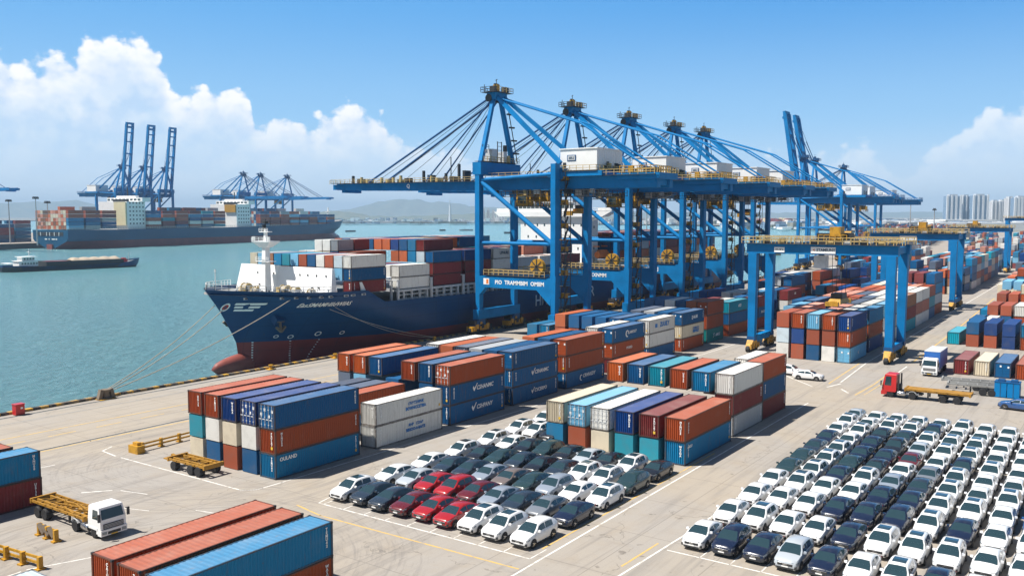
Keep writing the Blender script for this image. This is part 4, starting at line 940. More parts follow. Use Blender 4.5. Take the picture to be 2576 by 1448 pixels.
while x < 432:
    if not (186 < x < 234 or 340 < x < 388):
        nt = 5 if x > 100 else 4
        pal = 'rrmmrbbMtwgrlb'
        lead = [f2.choice(pal) for _ in range(8)]
        for c in range(13):
            for k in range(max(2, nt + (f2.choice([-1, 0, 0, 0, 1]) if c > 1 else 0))):
                col = lead[k] if c < 2 else f2.choice(pal)
                if x > 400 and c > 0: col = f2.choice('ccuuok')
                FAR2.append((s2(x, 21.0 - c * 3.32 , 14.0 + k * 3.5), rot2, 16.2, 3.2, 3.4, PAL[col][0]))
    x += 18.4
# --- loaded river barge
bg = thing('barge', 'dark river barge heaped with pale sand, wheelhouse at its stern', 'barge', (317.5, 500.5, 0), math.radians(175.0))
hmB, sB = hull_mesh('hull', 79, 6.6, [(-7, 4), (-4, 2.5), (-2, 1), (2, 0)], [(0, 1.2), (8, -.2), (14, -1.2), (60, -1.4), (70, -.6), (79, -.4)], -3.2, 10, 14, ['hull_blue', 'dark', 'deck'], 8, .9)
link('hull', hmB, bg)
mb = MB(); 
for sg in (-1, 1): mb.box(13, sg * 5.6 - .15, -2, 57, sg * 5.6 + .15, 1.2)
mb.box(12.8, -5.75, -2, 13.1, 5.75, 1.2); mb.box(57, -5.75, -2, 57.3, 5.75, 1.2); link('hold_coaming', mb.mesh('hold_coaming', ['dark']), bg)
mb = MB(); rows = []
rb = random.Random(4)
for i in range(45):
    xx = 13.3 + i * .66; h = (1.7 + .8 * abs(math.sin((xx - 13) / 29.7 * PI * 5)) ** .7) * min(1, .4 + (xx - 13) / 3, .4 + (43 - xx) / 3)
    rows.append([(xx, -5.4 + 10.8 * j / 10, .6 + (h - .3) * math.sin(PI * j / 10) ** .8 + rb.uniform(-.08, .08)) for j in range(11)])
mb.loft(rows, 0, False, False); me = mb.mesh('sand_cargo', ['sand']); smooth(me, 180); link('sand_cargo', me, bg)
mb = MB(); mb.box(43, -5.4, -1, 57, 5.4, 1.05); link('hatch_cover', mb.mesh('hatch_cover', ['boot']), bg)
mb = MB(); mb.box(61, -4.2, -1.2, 71, 4.2, 1.7); mb.box(62.5, -3.4, 1.7, 69, 3.4, 4.0); mb.box(61.2, -4.2, 4.0, 70, 4.2, 4.15); mb.box(60.4, -4.5, 1.7, 71.6, 4.5, 1.85); mb.box(73, -5.2, 0.6, 77, 5.2, .8); link('deck_house', mb.mesh('deck_house', ['white']), bg)
mb = MB()
for z, x0, x1, y in ((2.9, 62.7, 69, -3.45), (.4, 61.3, 70.8, -4.25), (2.9, 62.7, 69, 3.45), (.4, 61.3, 70.8, 4.25)):
    k = x0
    while k < x1 - .8: mb.box(k, y - .04, z - .4, k + .9, y + .04, z + .5); k += 1.5
link('window', mb.mesh('window', ['glass']), bg)
mb = MB(); mb.tube([(64, 0, 4.8), (64, 0, 8.4)], .25, 6); mb.box(63.4, -1.2, 6.6, 64.6, 1.2, 6.9); mb.tube([(7, 0, 0), (7, 0, 4.4)], .18, 6); mb.rail((2, -4, 0), (12, -6, -.8), 1, 1.6, .06); mb.rail((58, -6.3, -1), (78, -6, -.3), 1, 1.6, .06); link('mast', mb.mesh('mast', ['lightgrey']), bg)
mb = MB(); mb.box(8.6, -2, -1, 12, 2, .8); mb.box(9, -1, .8, 11, 1, 1.5); link('anchor_winch', mb.mesh('anchor_winch', ['red']), bg)
# --- small boats far out
def boat(x, y, d_label, L=12, rot=0.3, m='dark'):
    p = ground(x, y, -4); t = thing('small_boat', d_label, 'boat', (p.x, p.y, 0), rot)
    h, _ = hull_mesh('hull', L, L * .14, [(-7, 1), (-4, .5), (2, 0)], [(0, -2.2), (L * .3, -2.9), (L, -2.7)], -3.7, L * .3, L * .4, [m, m, 'deck'], L * .2, .8); link('hull', h, t)
    b = MB(); b.box(L * .55, -L * .1, -3.2, L * .85, L * .1, -1.4); link('cabin', b.mesh('cabin', ['lightgrey']), t); b = MB(); b.tube([(L * .6, 0, -1.4), (L * .6, 0, 1.0)], .12, 5); link('mast', b.mesh('mast', ['dark']), t)
boat(895, 583, 'small dark boat on open water right of the far ship bow', 22, 2.9); boat(1121, 580.5, 'tiny speck of a boat in mid-channel left of the big crane', 14, 2.8); boat(1190, 580, 'grey workboat just left of the front crane leg', 34, 2.9, 'grey')
boat(1300, 587, 'low boat above the container tops between two crane legs', 26, 2.8); boat(1965, 641, 'yellow launch in the water under the near yard gantry', 15, 2.7, 'yellow'); boat(2000, 572, 'grey boat off the far shore right of the fifth crane', 40, 2.6, 'grey')
# ---------------------------------------------------------------- ship-to-shore cranes; local: waterside rail y=0, land rail y=-20.5, boom towards +y
LX, YL = 7.0, -20.5
_part = {}
def P(key, fn, mats, sm=None):
    if key not in _part:
        mb = MB(); fn(mb); me = mb.mesh(key.split('/')[0], mats)
        if sm: smooth(me, sm)
        _part[key] = me
    return _part[key]
def part(root, name, fn, mats, key=None, sm=None, loc=None):
    return link(name, P(name + '/' + (key or ''), fn, mats, sm), root, loc)
B = ['crane_blue']; BY = ['crane_blue', 'tan', 'dark', 'yellow', 'white']
def sts(label, loc, rot=0.0, scale=1.0, bs=1.0,  raised=False, detail=2, tilt=80, spreader=None, reel=True, group='ship-to-shore cranes', sign=None, cab=-9.5):
    r = thing('quay_crane', label, 'crane', loc, rot, group); r.scale = (scale,) * 3
    for sx in (-1, 1):
        part(r, 'leg', lambda m: (m.bar((sx * LX, 0, 5.5), (sx * LX, 0, 14), 1.4, 1.0, 0, 1.6, 1.3), m.bar((sx * LX, 0, 14), (sx * LX, 0, 36.4), 1.6, 1.25)), B, 'w%d' % sx)
        part(r, 'leg', lambda m: (m.bar((sx * LX, YL, 5.5), (sx * LX, YL, 14), 1.5, 1.0, 0, 1.8, 1.5), m.bar((sx * LX, YL, 14), (sx * LX, YL, 38.2), 1.8, 1.2)), B, 'l%d' % sx)
        part(r, 'portal_beam', lambda m: (m.box(sx * LX - .82, YL + .7, 10.8, sx * LX + .82, -.65, 13.4), [m.hexa([(sx * LX - .8, min(y0, y0 + .2 * s), z0), (sx * LX + .8, min(y0, y0 + .2 * s), z0), (sx * LX + .8, max(y0, y0 + .2 * s), z0), (sx * LX - .8, max(y0, y0 + .2 * s), z0)], [(sx * LX - .8, min(y0, y0 + w_ * s), 10.8), (sx * LX + .8, min(y0, y0 + w_ * s), 10.8), (sx * LX + .8, max(y0, y0 + w_ * s), 10.8), (sx * LX - .8, max(y0, y0 + w_ * s), 10.8)]) for y0, s, w_, z0 in ((-.5, -1, 1.8, 9.2), (YL + .65, 1, 3.6, 7.6))]), B, 'p%d' % sx)
        part(r, 'tie_pipe', lambda m: (m.tube([(sx * LX, -.6, 20.9), (sx * LX, YL + .6, 20.9)], .42, 10)), B, 't%d' % sx, 40)
        part(r, 'tie_pipe', lambda m: (m.tube([(sx * LX, -.6, 35.2), (sx * LX, YL + .6, 36.0)], .42, 10)), B, 'u%d' % sx, 40)
        part(r, 'diagonal_brace', lambda m: m.tube([(sx * LX, -.6, 34.8), (sx * LX, YL + .6, 20.9)], .52, 10), B, 'd%d' % sx, 40)
        part(r, 'tower_leg', lambda m: m.bar((sx * (LX - .6), 0, 39.0), (sx * 1.3, 0, 54.4), .95, 1.0, 0, .8, .85), B, 'a%d' % sx)
        part(r, 'backleg', lambda m: m.bar((sx * 1.3, -.6, 54.8), (sx * (LX - 2.2), YL, 38.4), .75, .85), B, 'b%d' % sx)
        part(r, 'backstay', lambda m: m.tube([(sx * 1.6, -.5, 54.4), (sx * 2.4, -24, 47.0), (sx * 2.6, -41, 36.6)], .22, 8), B, 's%d' % sx, 60)
        if detail > 1:
            part(r, 'walkway_railing', lambda m: (m.box(sx * LX - 1.0, YL + 2, 13.6, sx * LX + 1.0, -2, 13.72, 1), m.rail((sx * LX - 1.05, YL + 2, 13.7), (sx * LX - 1.05, -2, 13.7), 1.2, 1.3, .05, 0), m.rail((sx * LX + 1.05, YL + 2, 13.7), (sx * LX + 1.05, -2, 13.7), 1.2, 1.3, .05, 0)), ['tan', 'dark'], 'wr%d' % sx)
    for yy, k in ((0, 'w'), (YL, 'l')):
        part(r, 'sill_beam', lambda m: m.box(-LX - 1.4, yy - .8, 3.4, LX + 1.4, yy + .8, 5.6), B, k)
        for sx in (-1, 1):
            def bog(m):
                m.hexa([(sx * LX - 3.4, yy - .7, 1.5), (sx * LX + 3.4, yy - .7, 1.5), (sx * LX + 3.4, yy + .7, 1.5), (sx * LX - 3.4, yy + .7, 1.5)], [(sx * LX - 1.0, yy - .9, 3.4), (sx * LX + 1.0, yy - .9, 3.4), (sx * LX + 1.0, yy + .9, 3.4), (sx * LX - 1.0, yy + .9, 3.4)], 2)
                for i in range(4):
                    x = sx * LX - 3.0 + i * 2.0; m.box(x - .8, yy - .85, .8, x + .8, yy + .85, 1.9, 1 if i % 2 else 0); m.lathe([(0, -.3), (.55, -.3), (.55, .3), (0, .3)], 'y', (x - .35, yy, .56), 10, 1); m.lathe([(0, -.3), (.55, -.3), (.55, .3), (0, .3)], 'y', (x + .5, yy, .56), 10, 1)
                m.box(sx * LX + sx * 3.5 - .4, yy - .5, .7, sx * LX + sx * 3.5 + .4, yy + .5, 1.5, 1)
                for j in range(3): m.box(sx * LX - 2.6 + j * 2, yy - 1.1, 1.3, sx * LX - 1.6 + j * 2, yy - .8, 2.3, j % 2); m.box(sx * LX - 2.9 + j * 2.1, yy - 1.0, 2.2, sx * LX - 2.3 + j * 2.1, yy + 1.0, 3.2 - .4 * (j % 2), (j + 1) % 2); m.box(sx * LX - 3.6 + j * 2.6, yy - 1.05, .9, sx * LX - 2.9 + j * 2.6, yy - .7, 1.8, 0)
            part(r, 'bogie', bog, ['yellow', 'black', 'crane_dark'], k + str(sx))
    part(r, 'head_beam', lambda m: (m.box(-LX - .9, -1.2, 36.4, LX + .9, 1.2, 39.2)), ['crane_blue'])
    part(r, 'rear_cross_beam', lambda m: (m.box(-LX + 1.2, YL - .9, 35.0, LX - 1.2, YL + .9, 37.4)), ['crane_blue'])
    def gird(m):
        for sx in (-1, 1): m.box(sx * 2.9 - .75, -43, 32.9, sx * 2.9 + .75, 2.0, 35.5)
        for y in (-42, -34, -27, -14, -7, -.5): m.box(-2.1, y - .5, 33.4, 2.1, y + .5, 34.8)
        m.box(-4.4, -43.8, 34.6, 4.4, -34, 35.9); m.box(-5.4, -31, 35.52, 8.4, -17.5, 36.6)
    part(r, 'girder', gird, ['crane_blue'])
    def walk(m):
        for sx in (-1, 1):
            m.box(sx * 4.4 - .7, -43, 35.5, sx * 4.4 + .7, 1.5, 35.62, 1); m.rail((sx * 5.05, -43, 35.6), (sx * 5.05, 1.5, 35.6), 1.15, 1.8, .05)
        m.rail((-5, -43.6, 35.9), (5, -43.6, 35.9), 1.2, 1.2, .05)
    part(r, 'girder_walkway', walk, ['tan', 'dark'] if detail > 1 else ['crane_dark', 'dark'], str(detail))
    def boomf(m, A=1):
        for sx in (-1, 1):
            m.hexa([(sx * 2.9 - .7, 2.2, 32.9), (sx * 2.9 + .7, 2.2, 32.9), (sx * 2.9 + .7, 49.4, 33.7), (sx * 2.9 - .7, 49.4, 33.7)], [(sx * 2.9 - .7, 2.2, 35.1), (sx * 2.9 + .7, 2.2, 35.1), (sx * 2.9 + .7, 49.4, 35.4), (sx * 2.9 - .7, 49.4, 35.4)])
        for y in (6, 14, 22, 30, 38, 44, 48): m.box(-2.2, y - .4, 33.9, 2.2, y + .4, 35.0)
        m.box(-3.6, 49.4, 33.8, 3.6, 50.8, 35.1); m.box(-3, 47, 33.0, 3, 48.2, 33.7)
    def boomw(m):
        for sx in (-1, 1):
            m.hexa([(sx * 4.2 - .6, 2.5, 35.0), (sx * 4.2 + .6, 2.5, 35.0), (sx * 4.2 + .6, 50.4, 35.3), (sx * 4.2 - .6, 50.4, 35.3)], [(sx * 4.2 - .6, 2.5, 35.1), (sx * 4.2 + .6, 2.5, 35.1), (sx * 4.2 + .6, 50.4, 35.4), (sx * 4.2 - .6, 50.4, 35.4)], 1)
            m.rail((sx * 4.75, 2.5, 35.1), (sx * 4.75, 50.4, 35.4), 1.0, 1.7, .04)
        m.rail((-4.6, 51.0, 35.2), (4.6, 51.0, 35.2), 1.0, 1.2, .04)
        for y, h in ((44, 1.9), (41, 1.5), (27.5, 1.6), (30, 1.2), (20, 2.6), (13, 1.8), (9, 3.9), (34, 1.3), (17.5, 1.3)): m.box(-1.2, y - .35, 35.2, 1.2, y + .35, 35.5 + h * .6, 2 if h > 1.5 else 0); m.box(-3.3, y - .2, 35.3, -2.6, y + .2, 35.4 + h, 0 if h < 1.7 else 2)
        m.tube([(-2.9, 11.5, 35.3), (-2.9, 11.5, 41)], .12, 5, 2)
    boom = link('boom', P('boom/', boomf, ['crane_blue']), r); bw = link('boom_walkway', P('boomw/', boomw, ['tan', 'dark', 'dark']), boom) if detail > 1 else None
    if raised:
        a = math.radians(tilt); c = Vector((0, 2.2, 34.0))
        boom.matrix_local = Matrix.Translation(c) @ Matrix.Rotation(a, 4, 'X') @ Matrix.Diagonal((1, bs, 1, 1)) @ Matrix.Translation(-c)
        part(r, 'forestay', lambda m: [m.tube([(s * 1.4, .4, 54.6), (s * 2.6, 4 + 8 * math.cos(a) , 34 + 20 * math.sin(a) + 12)], .2, 6) for s in (-1, 1)] + [m.tube([(s * 2.2, .8, 55), (s * 2.5, 2.2 + 40 * bs * math.cos(a) - 1.8 , 34 + 40 * bs * math.sin(a))], .1, 5) for s in (-1, 1)], ['crane_dark'], 'r%d%g' % (tilt, bs))
    else:
        for sx in (-1, 1):
            part(r, 'forestay', lambda m: m.tube([(sx * 1.4, .5, 54.6), (sx * 2.9, 38.6, 35.5)], .25, 7), ['crane_dark'], 'o%d' % sx, 60)
            part(r, 'forestay', lambda m: m.tube([(sx * 1.2, .5, 54.0), (sx * 2.9, 19.6, 35.3)], .19, 7), ['crane_dark'], 'i%d' % sx, 60)
        def ropes(m):
            for k, (x, y1) in enumerate(((-2.2, 37), (-.9, 34), (.9, 36), (2.2, 32), (-2.2, 18), (-.6, 16), (2.2, 17))): m.tube([(x * .4, .6, 54.4), (x * .8, y1 * .5, 44.6), (x, y1, 35.4)], .055, 5)
        part(r, 'hoist_rope', ropes, ['dark'])
    def apx(m):
        m.box(-2.2, -1.3, 53.9, 2.2, 1.3, 55.4, 0); m.box(-3.4, -2.2, 55.4, 3.4, 2.2, 55.5, 2)
        for a, b in (((-3.4, -2.2), (3.4, -2.2)), ((3.4, -2.2), (3.4, 2.2)), ((3.4, 2.2), (-3.4, 2.2)), ((-3.4, 2.2), (-3.4, -2.2))): m.rail((a[0], a[1], 55.5), (b[0], b[1], 55.5), 1.1, 1.2, .045, 1 if a[0] < b[0] else 2)
        m.box(-.7, -.5, 55.5, .4, .6, 57.4, 3); m.box(-1.0, -.2, 57.3, .4, .2, 57.6, 2); m.tube([(-.2, 0, 57.4), (-.2, 0, 58.6)], .08, 5, 2); m.tube([(-.6, 0, 58.3), (.2, 0, 58.6)], .07, 5, 2)
        m.box(-2.4, -1, 55.5, -1.4, .4, 56.8, 2); m.box(1.4, -1.4, 55.5, 2.8, -.2, 56.9, 2); m.tube([(2, 1, 55.5), (2, 1, 57.6)], .08, 5, 2); m.tube([(-3, 1.4, 55.5), (-3, 1.4, 57.2)], .08, 5, 2)
        for x in (-2.2, -1, 1, 2.2): m.lathe([(0, -.15), (.9, -.15), (.9, .15), (0, .15)], 'x', (x, .8, 54.2), 10, 2)
    part(r, 'apex_platform', apx, ['crane_blue', 'tan', 'dark', 'yellow'] if detail > 1 else ['crane_dark'] * 4, str(detail))
    def house(m):
        m.box(-3.2, -28.6, 36.7, 8.2, -19.4, 41.4, 0); m.box(-3.4, -28.8, 41.4, 8.4, -19.2, 41.62, 0)
        for x in range(0, 12, 1): m.box(-3.0 + x, -28.64, 36.8, -2.95 + x, -28.6, 41.3, 0)
    hs = part(r, 'machinery_house', house, ['white'])
    part(hs, 'window', lambda m: (m.box(-3.28, -23.4, 38.9, -3.2, -21.2, 40.2, 1), m.box(-3.32, -23.2, 39.05, -3.26, -21.4, 40.05, 0)), ['lightgrey', 'crane_dark'])
    part(hs, 'door', lambda m: (m.box(-3.26, -20.9, 36.8, -3.2, -20.1, 38.6, 0), m.box(1, -28.7, 36.8, 2, -28.6, 38.8, 0), m.box(4.6, -28.75, 36.8, 6, -28.6, 38.6, 0)), ['dark'])
    if detail > 1:
        lettering('marking', 'IIIIU', .75, 'mark_dark', hs, (-3.34, -22.3, 39.5), ROT_W, bold=.02)
        part(r, 'equipment_deck', lambda m: (m.box(-5.6, -29.8, 36.5, 8.8, -18.4, 36.7, 1), m.rail((-5.6, -29.8, 36.7), (8.8, -29.8, 36.7), 1.1, 1.5, .05, 0), m.rail((-5.6, -29.8, 36.7), (-5.6, -18.4, 36.7), 1.1, 1.5, .05, 0),
             [m.box(-2 + i * 1.4, -29.5, 36.7, -1.2 + i * 1.4, -28.9, 37.4 + (i % 3) * .5, 1 if i % 2 else 0) for i in range(6)]), ['tan', 'dark'])
        def rear(m):
            m.box(-3.6, -41.5, 35.9, 3.6, -34.5, 36.1, 1)
            for a, b in (((-4, -34.5), (-4, -42.6)), ((-4, -42.6), (4, -42.6)), ((4, -42.6), (4, -34.5)), ((-2, -38), (2, -38))): m.rail((a[0], a[1], 36), (b[0], b[1], 36), 1.4, 1.0, .06, 0)
            m.box(-3.2, -41, 36.1, -2.0, -39.6, 37.2, 1); m.box(.4, -40.8, 36.1, 2.6, -39, 37.2, 1); m.box(-3.4, -37.2, 36.1, -2.6, -36.2, 37.5, 0)
        part(r, 'rear_platform', rear, ['yellow', 'dark'])
        def clut(m):
            rr = random.Random(8)
            for i in range(30):
                y = rr.uniform(-33, -2); x = rr.choice([-3.6, 3.4, -2, 2]); h = rr.uniform(.5, 1.5); m.box(x, y, 32.9 - h, x + rr.uniform(.3, .9), y + rr.uniform(.4, 1.6), 32.85, rr.choice([0, 0, 1, 2]))
            for sx in (-1, 1):
                m.rail((sx * 4.2, -32, 31.4), (sx * 4.2, -3, 31.4), 1.2, 1.2, .05, 0); m.box(sx * 4.2 - .3, -32, 31.3, sx * 4.2 + .3, -3, 31.4, 0)
            for i in range(16): m.tube([(-1.6, -30 + i * 1.4, 32.8), (-1.6, -29.6 + i * 1.4, 31.3), (-1.6, -29 + i * 1.4, 32.8)], .06, 4, 0)
        part(r, 'cable_festoon', clut, ['dark', 'tan', 'grey'])
        def hb(m):
            m.box(-LX, -1.3, 39.42, LX, 1.3, 39.5, 2); m.rail((-LX, -1.45, 39.4), (LX, -1.45, 39.4), 1.1, 1.2, .05, 1)
            m.box(-3.6, -1.2, 39.5, -1.6, 1, 42.4, 0); m.box(1.2, -1, 39.5, 2.6, 1, 42.0, 0); m.box(3.4, -.6, 39.5, 4.4, .8, 41.2, 1)
            for x in (-1.2, .4): m.bar((x, -1, 39.5), (x, -1, 44.2), .16, .16, 2)
            for k in range(5): m.bar((-1.2, -1, 40.4 + k * .9), (.4, -1, 40.4 + k * .9), .1, .1, 2)
            m.rail((-5.6, 0, 42.4), (-3.2, 0, 42.4), .9, .8, .05, 2); m.tube([(3.2, 0, 41), (3.2, 0, 43.6)], .5, 7, 2); m.tube([(-5.2, 0, 39.5), (-5.2, 0, 43.8)], .08, 5, 2); m.box(-5.5, -.5, 41.4, -4.4, .5, 42.2, 0)
        part(r, 'hinge_equipment', hb, ['lightgrey', 'tan', 'dark'])
        def stairs(m):
            for k in range(12):
                z = 6.5 + k * 2.55; x0 = -LX + 1.4; m.box(x0, YL - 1.7, z, x0 + 2.3, YL + .7, z + .10, 0 if k % 3 else 1)
                m.rail((x0 + 2.3, YL - 1.7, z), (x0 + 2.3, YL + .7, z), 1.0, 1.2, .05, 1 if k % 2 else 0); m.rail((x0, YL - 1.7, z), (x0 + 2.3, YL - 1.7, z), 1.0, 1.2, .05, 1 if k % 2 else 0)
                m.bar((x0 + .3, YL - 1.2, z), (x0 + 2.0, YL - 1.2, z + 2.55), .14, .5, 0)
                if k % 2: m.box(x0 + .4, YL - 1.5, z + .1, x0 + 1.7, YL - .4, z + 1.1, 1)
            for dx, dy in ((0, -1.7), (2.3, -1.7), (2.3, .7)): m.bar((-LX + 1.4 + dx, YL + dy, 4), (-LX + 1.4 + dx, YL + dy, 37), .14, .14, 0)
        part(r, 'stair_tower', stairs, ['dark', 'yellow'])
        part(r, 'ladder', lambda m: ([m.bar((sx * (LX - .9) * (1 - t) + sx * 1.4 * t, -1.1, 39.5 + 15 * t), (sx * (LX - .9) * (1 - t) + sx * 1.4 * t + 1.6, -1.3, 39.5 + 15 * t), .5, .35, 0) for sx in (1,) for t in (.15, .35, .55, .75)], m.bar((LX - .2, -1.1, 39.5), (2.2, -1.1, 54.5), .16, .16, 0)), ['dark'])
    if reel:
        def rl(m):
            m.lathe([(0, -.55), (1.75, -.55), (1.75, -.42), (.6, -.42), (.6, .42), (1.75, .42), (1.75, .55), (0, .55)], 'x', (-LX + .0, YL + 4.4, 15.9), 18, 0)
            for k in range(6): m.lathe([(.7 + k * .17, -.40), (.84 + k * .17, -.40), (.84 + k * .17, .40), (.7 + k * .17, .40)], 'x', (-LX, YL + 4.4, 15.9), 18, 0 if k % 2 else 1)
            for k in range(8):
                a = k * PI / 4; m.bar((-LX - .58, YL + 4.4, 15.9), (-LX - .58, YL + 4.4 + math.cos(a) * 1.7, 15.9 + math.sin(a) * 1.7), .12, .2, 1)
            m.box(-LX - .7, YL + 4, 13.6, -LX + .7, YL + 4.8, 15.4, 1)
        part(r, 'cable_reel', rl, ['yellow', 'dark'])
    def cabf(m):
        m.box(-2.6, cab - 3.2, 32.2, 2.6, cab + 3.4, 32.8, 1); m.box(-3.4, cab - 1.2, 29.3, -.6, cab + 1.4, 32.0, 0); m.box(.4, cab - 4.4, 30.2, 2.4, cab - .6, 32.3, 0)
        m.box(-3.6, cab - 4.8, 29.1, 2.6, cab + 1.8, 29.3, 1); m.rail((-3.6, cab - 4.8, 29.3), (-3.6, cab + 1.8, 29.3), 1.1, 1, .06, 0); m.rail((-3.6, cab - 4.8, 29.3), (2.6, cab - 4.8, 29.3), 1.1, 1, .06, 0)
        for y in (cab - 4.6, cab - 2, cab + 1.6): m.bar((-3.2, y, 29.2), (-3.2, y, 33), .25, .25, 0)
    tr = part(r, 'trolley', cabf, ['yellow', 'dark'], '%.1f' % cab)
    part(tr, 'cab_window', lambda m: (m.box(-3.46, cab - 1.0, 29.7, -3.4, cab + 1.2, 31.5, 0), m.box(-3.2, cab + 1.4, 29.7, -.8, cab + 1.46, 31.5, 0)), ['glass'], '%.1f' % cab)
    if spreader is not None:
        y, z = spreader
        def spr(m):
            m.box(-6.2, y - 1.1, z, 6.2, y + 1.1, z + .55, 0); m.box(-1.8, y - 1.2, z + .55, 1.8, y + 1.2, z + 1.3, 0); m.box(-1.3, y - .8, z + 1.3, 1.3, y + .8, z + 2.2, 1)
            for x in (-6, 6): m.box(x - .35, y - 1.22, z - .5, x + .35, y + 1.22, z + .7, 0)
            for x in (-1.2, 1.2):
                for dy in (-.7, .7): m.tube([(x, y + dy, z + 2.2), (x, y + dy, 32.6)], .06, 5, 1)
        part(r, 'spreader', spr, ['yellow', 'dark'], '%.1f%.1f' % spreader)
        part(r, 'hoist_trolley', lambda m: (m.box(-2.6, y - 2, 32.3, 2.6, y + 2, 32.85, 1), m.box(-1.6, y - 1.4, 30.6, 1.6, y + 1.4, 32.3, 0)), ['lightgrey', 'dark'], '%.1f' % y)
    if sign: 
        lettering('marking', sign, 1.25, 'mark', r, (-LX - .835, YL / 2 - 1.4, 12.1), ROT_W, bold=.035)
        part(r, 'emblem', lambda m: (m.box(-LX - .85, -3.4, 11.5, -LX - .82, -1.8, 12.9, 0), m.box(-LX - .87, -3.2, 11.7, -LX - .84, -2.6, 12.7, 1)), ['mark', 'orange'])
    return r
c1 = sts('nearest blue quay crane with its boom lowered over the ship bow', (171, 124, 0), spreader=None, sign='PIO  TRAMMBIM  OMIIM', cab=-9.5)
lettering('marking', 'Q', 1.3, 'mark', [c for c in c1.children if c.name.startswith('boom')][0], (-3.62, 24.5, 34.3), ROT_W, bold=.05)
sts('second blue quay crane from the left, dangling a yellow spreader by the ship bridge', (205, 124, 0), spreader=(-2.5, 27.6), sign='TMXXNMM', cab=-14)
sts('third blue quay crane in the row along the berthed ship', (237, 124, 0), sign='SJUNE [] ', cab=-4)
sts('fourth blue quay crane in the row along the berthed ship', (268, 124, 0), sign='BCVA', cab=-12)
sts('fifth blue quay crane, last one beside the stern of the ship', (292, 124, 0), sign='OOMBIEIO', cab=-6, spreader=(-16, 27))
sts('blue quay crane with the tallest raised boom right of the ship', (450, 138, 0), 0.0, 1.0, .93, True, 1, 80)
sts('blue quay crane with raised boom, right neighbour of the tallest raised boom', (478, 141, 0), 0.0, 1.0, .95, True, 1, 79)
sts('farthest near-side quay crane, boom lowered behind the raised booms', (556, 147, 0), 0.0, 1.0, 1.0, False, 1)
def along(px, off, z):
    best = None; t = -300.0
    while t < 620:
        q = far2(t, off); e = abs(proj((q[0], q[1], z))[0] - px)
        if best is None or e < best[0]: best = (e, q)
        t += .5
    return best[1]
for px, lab, ra in ((308, 'leftmost of the three raised-boom cranes behind the far ship', True), (362, 'middle one of the three raised-boom cranes behind the far ship', True), (416, 'rightmost of the three raised-boom cranes behind the far ship', True), (612, 'leftmost of the three lowered-boom cranes behind the far ship', False), (655, 'middle one of the three lowered-boom cranes behind the far ship', False), (722, 'rightmost of the three lowered-boom cranes behind the far ship', False)):
    q = along(px, 9, 75); sts(lab, (q[0], q[1], 1), math.radians(190.5), 1.38, 1.12, ra, 1, 82, reel=False, group='cranes on the opposite quay')
q = along(-105, 9, 75); sts('crane whose boom tip alone shows at the left edge', (q[0], q[1], 1), math.radians(190.5), 1.38, 1.0, False, 1, reel=False, group='cranes on the opposite quay')
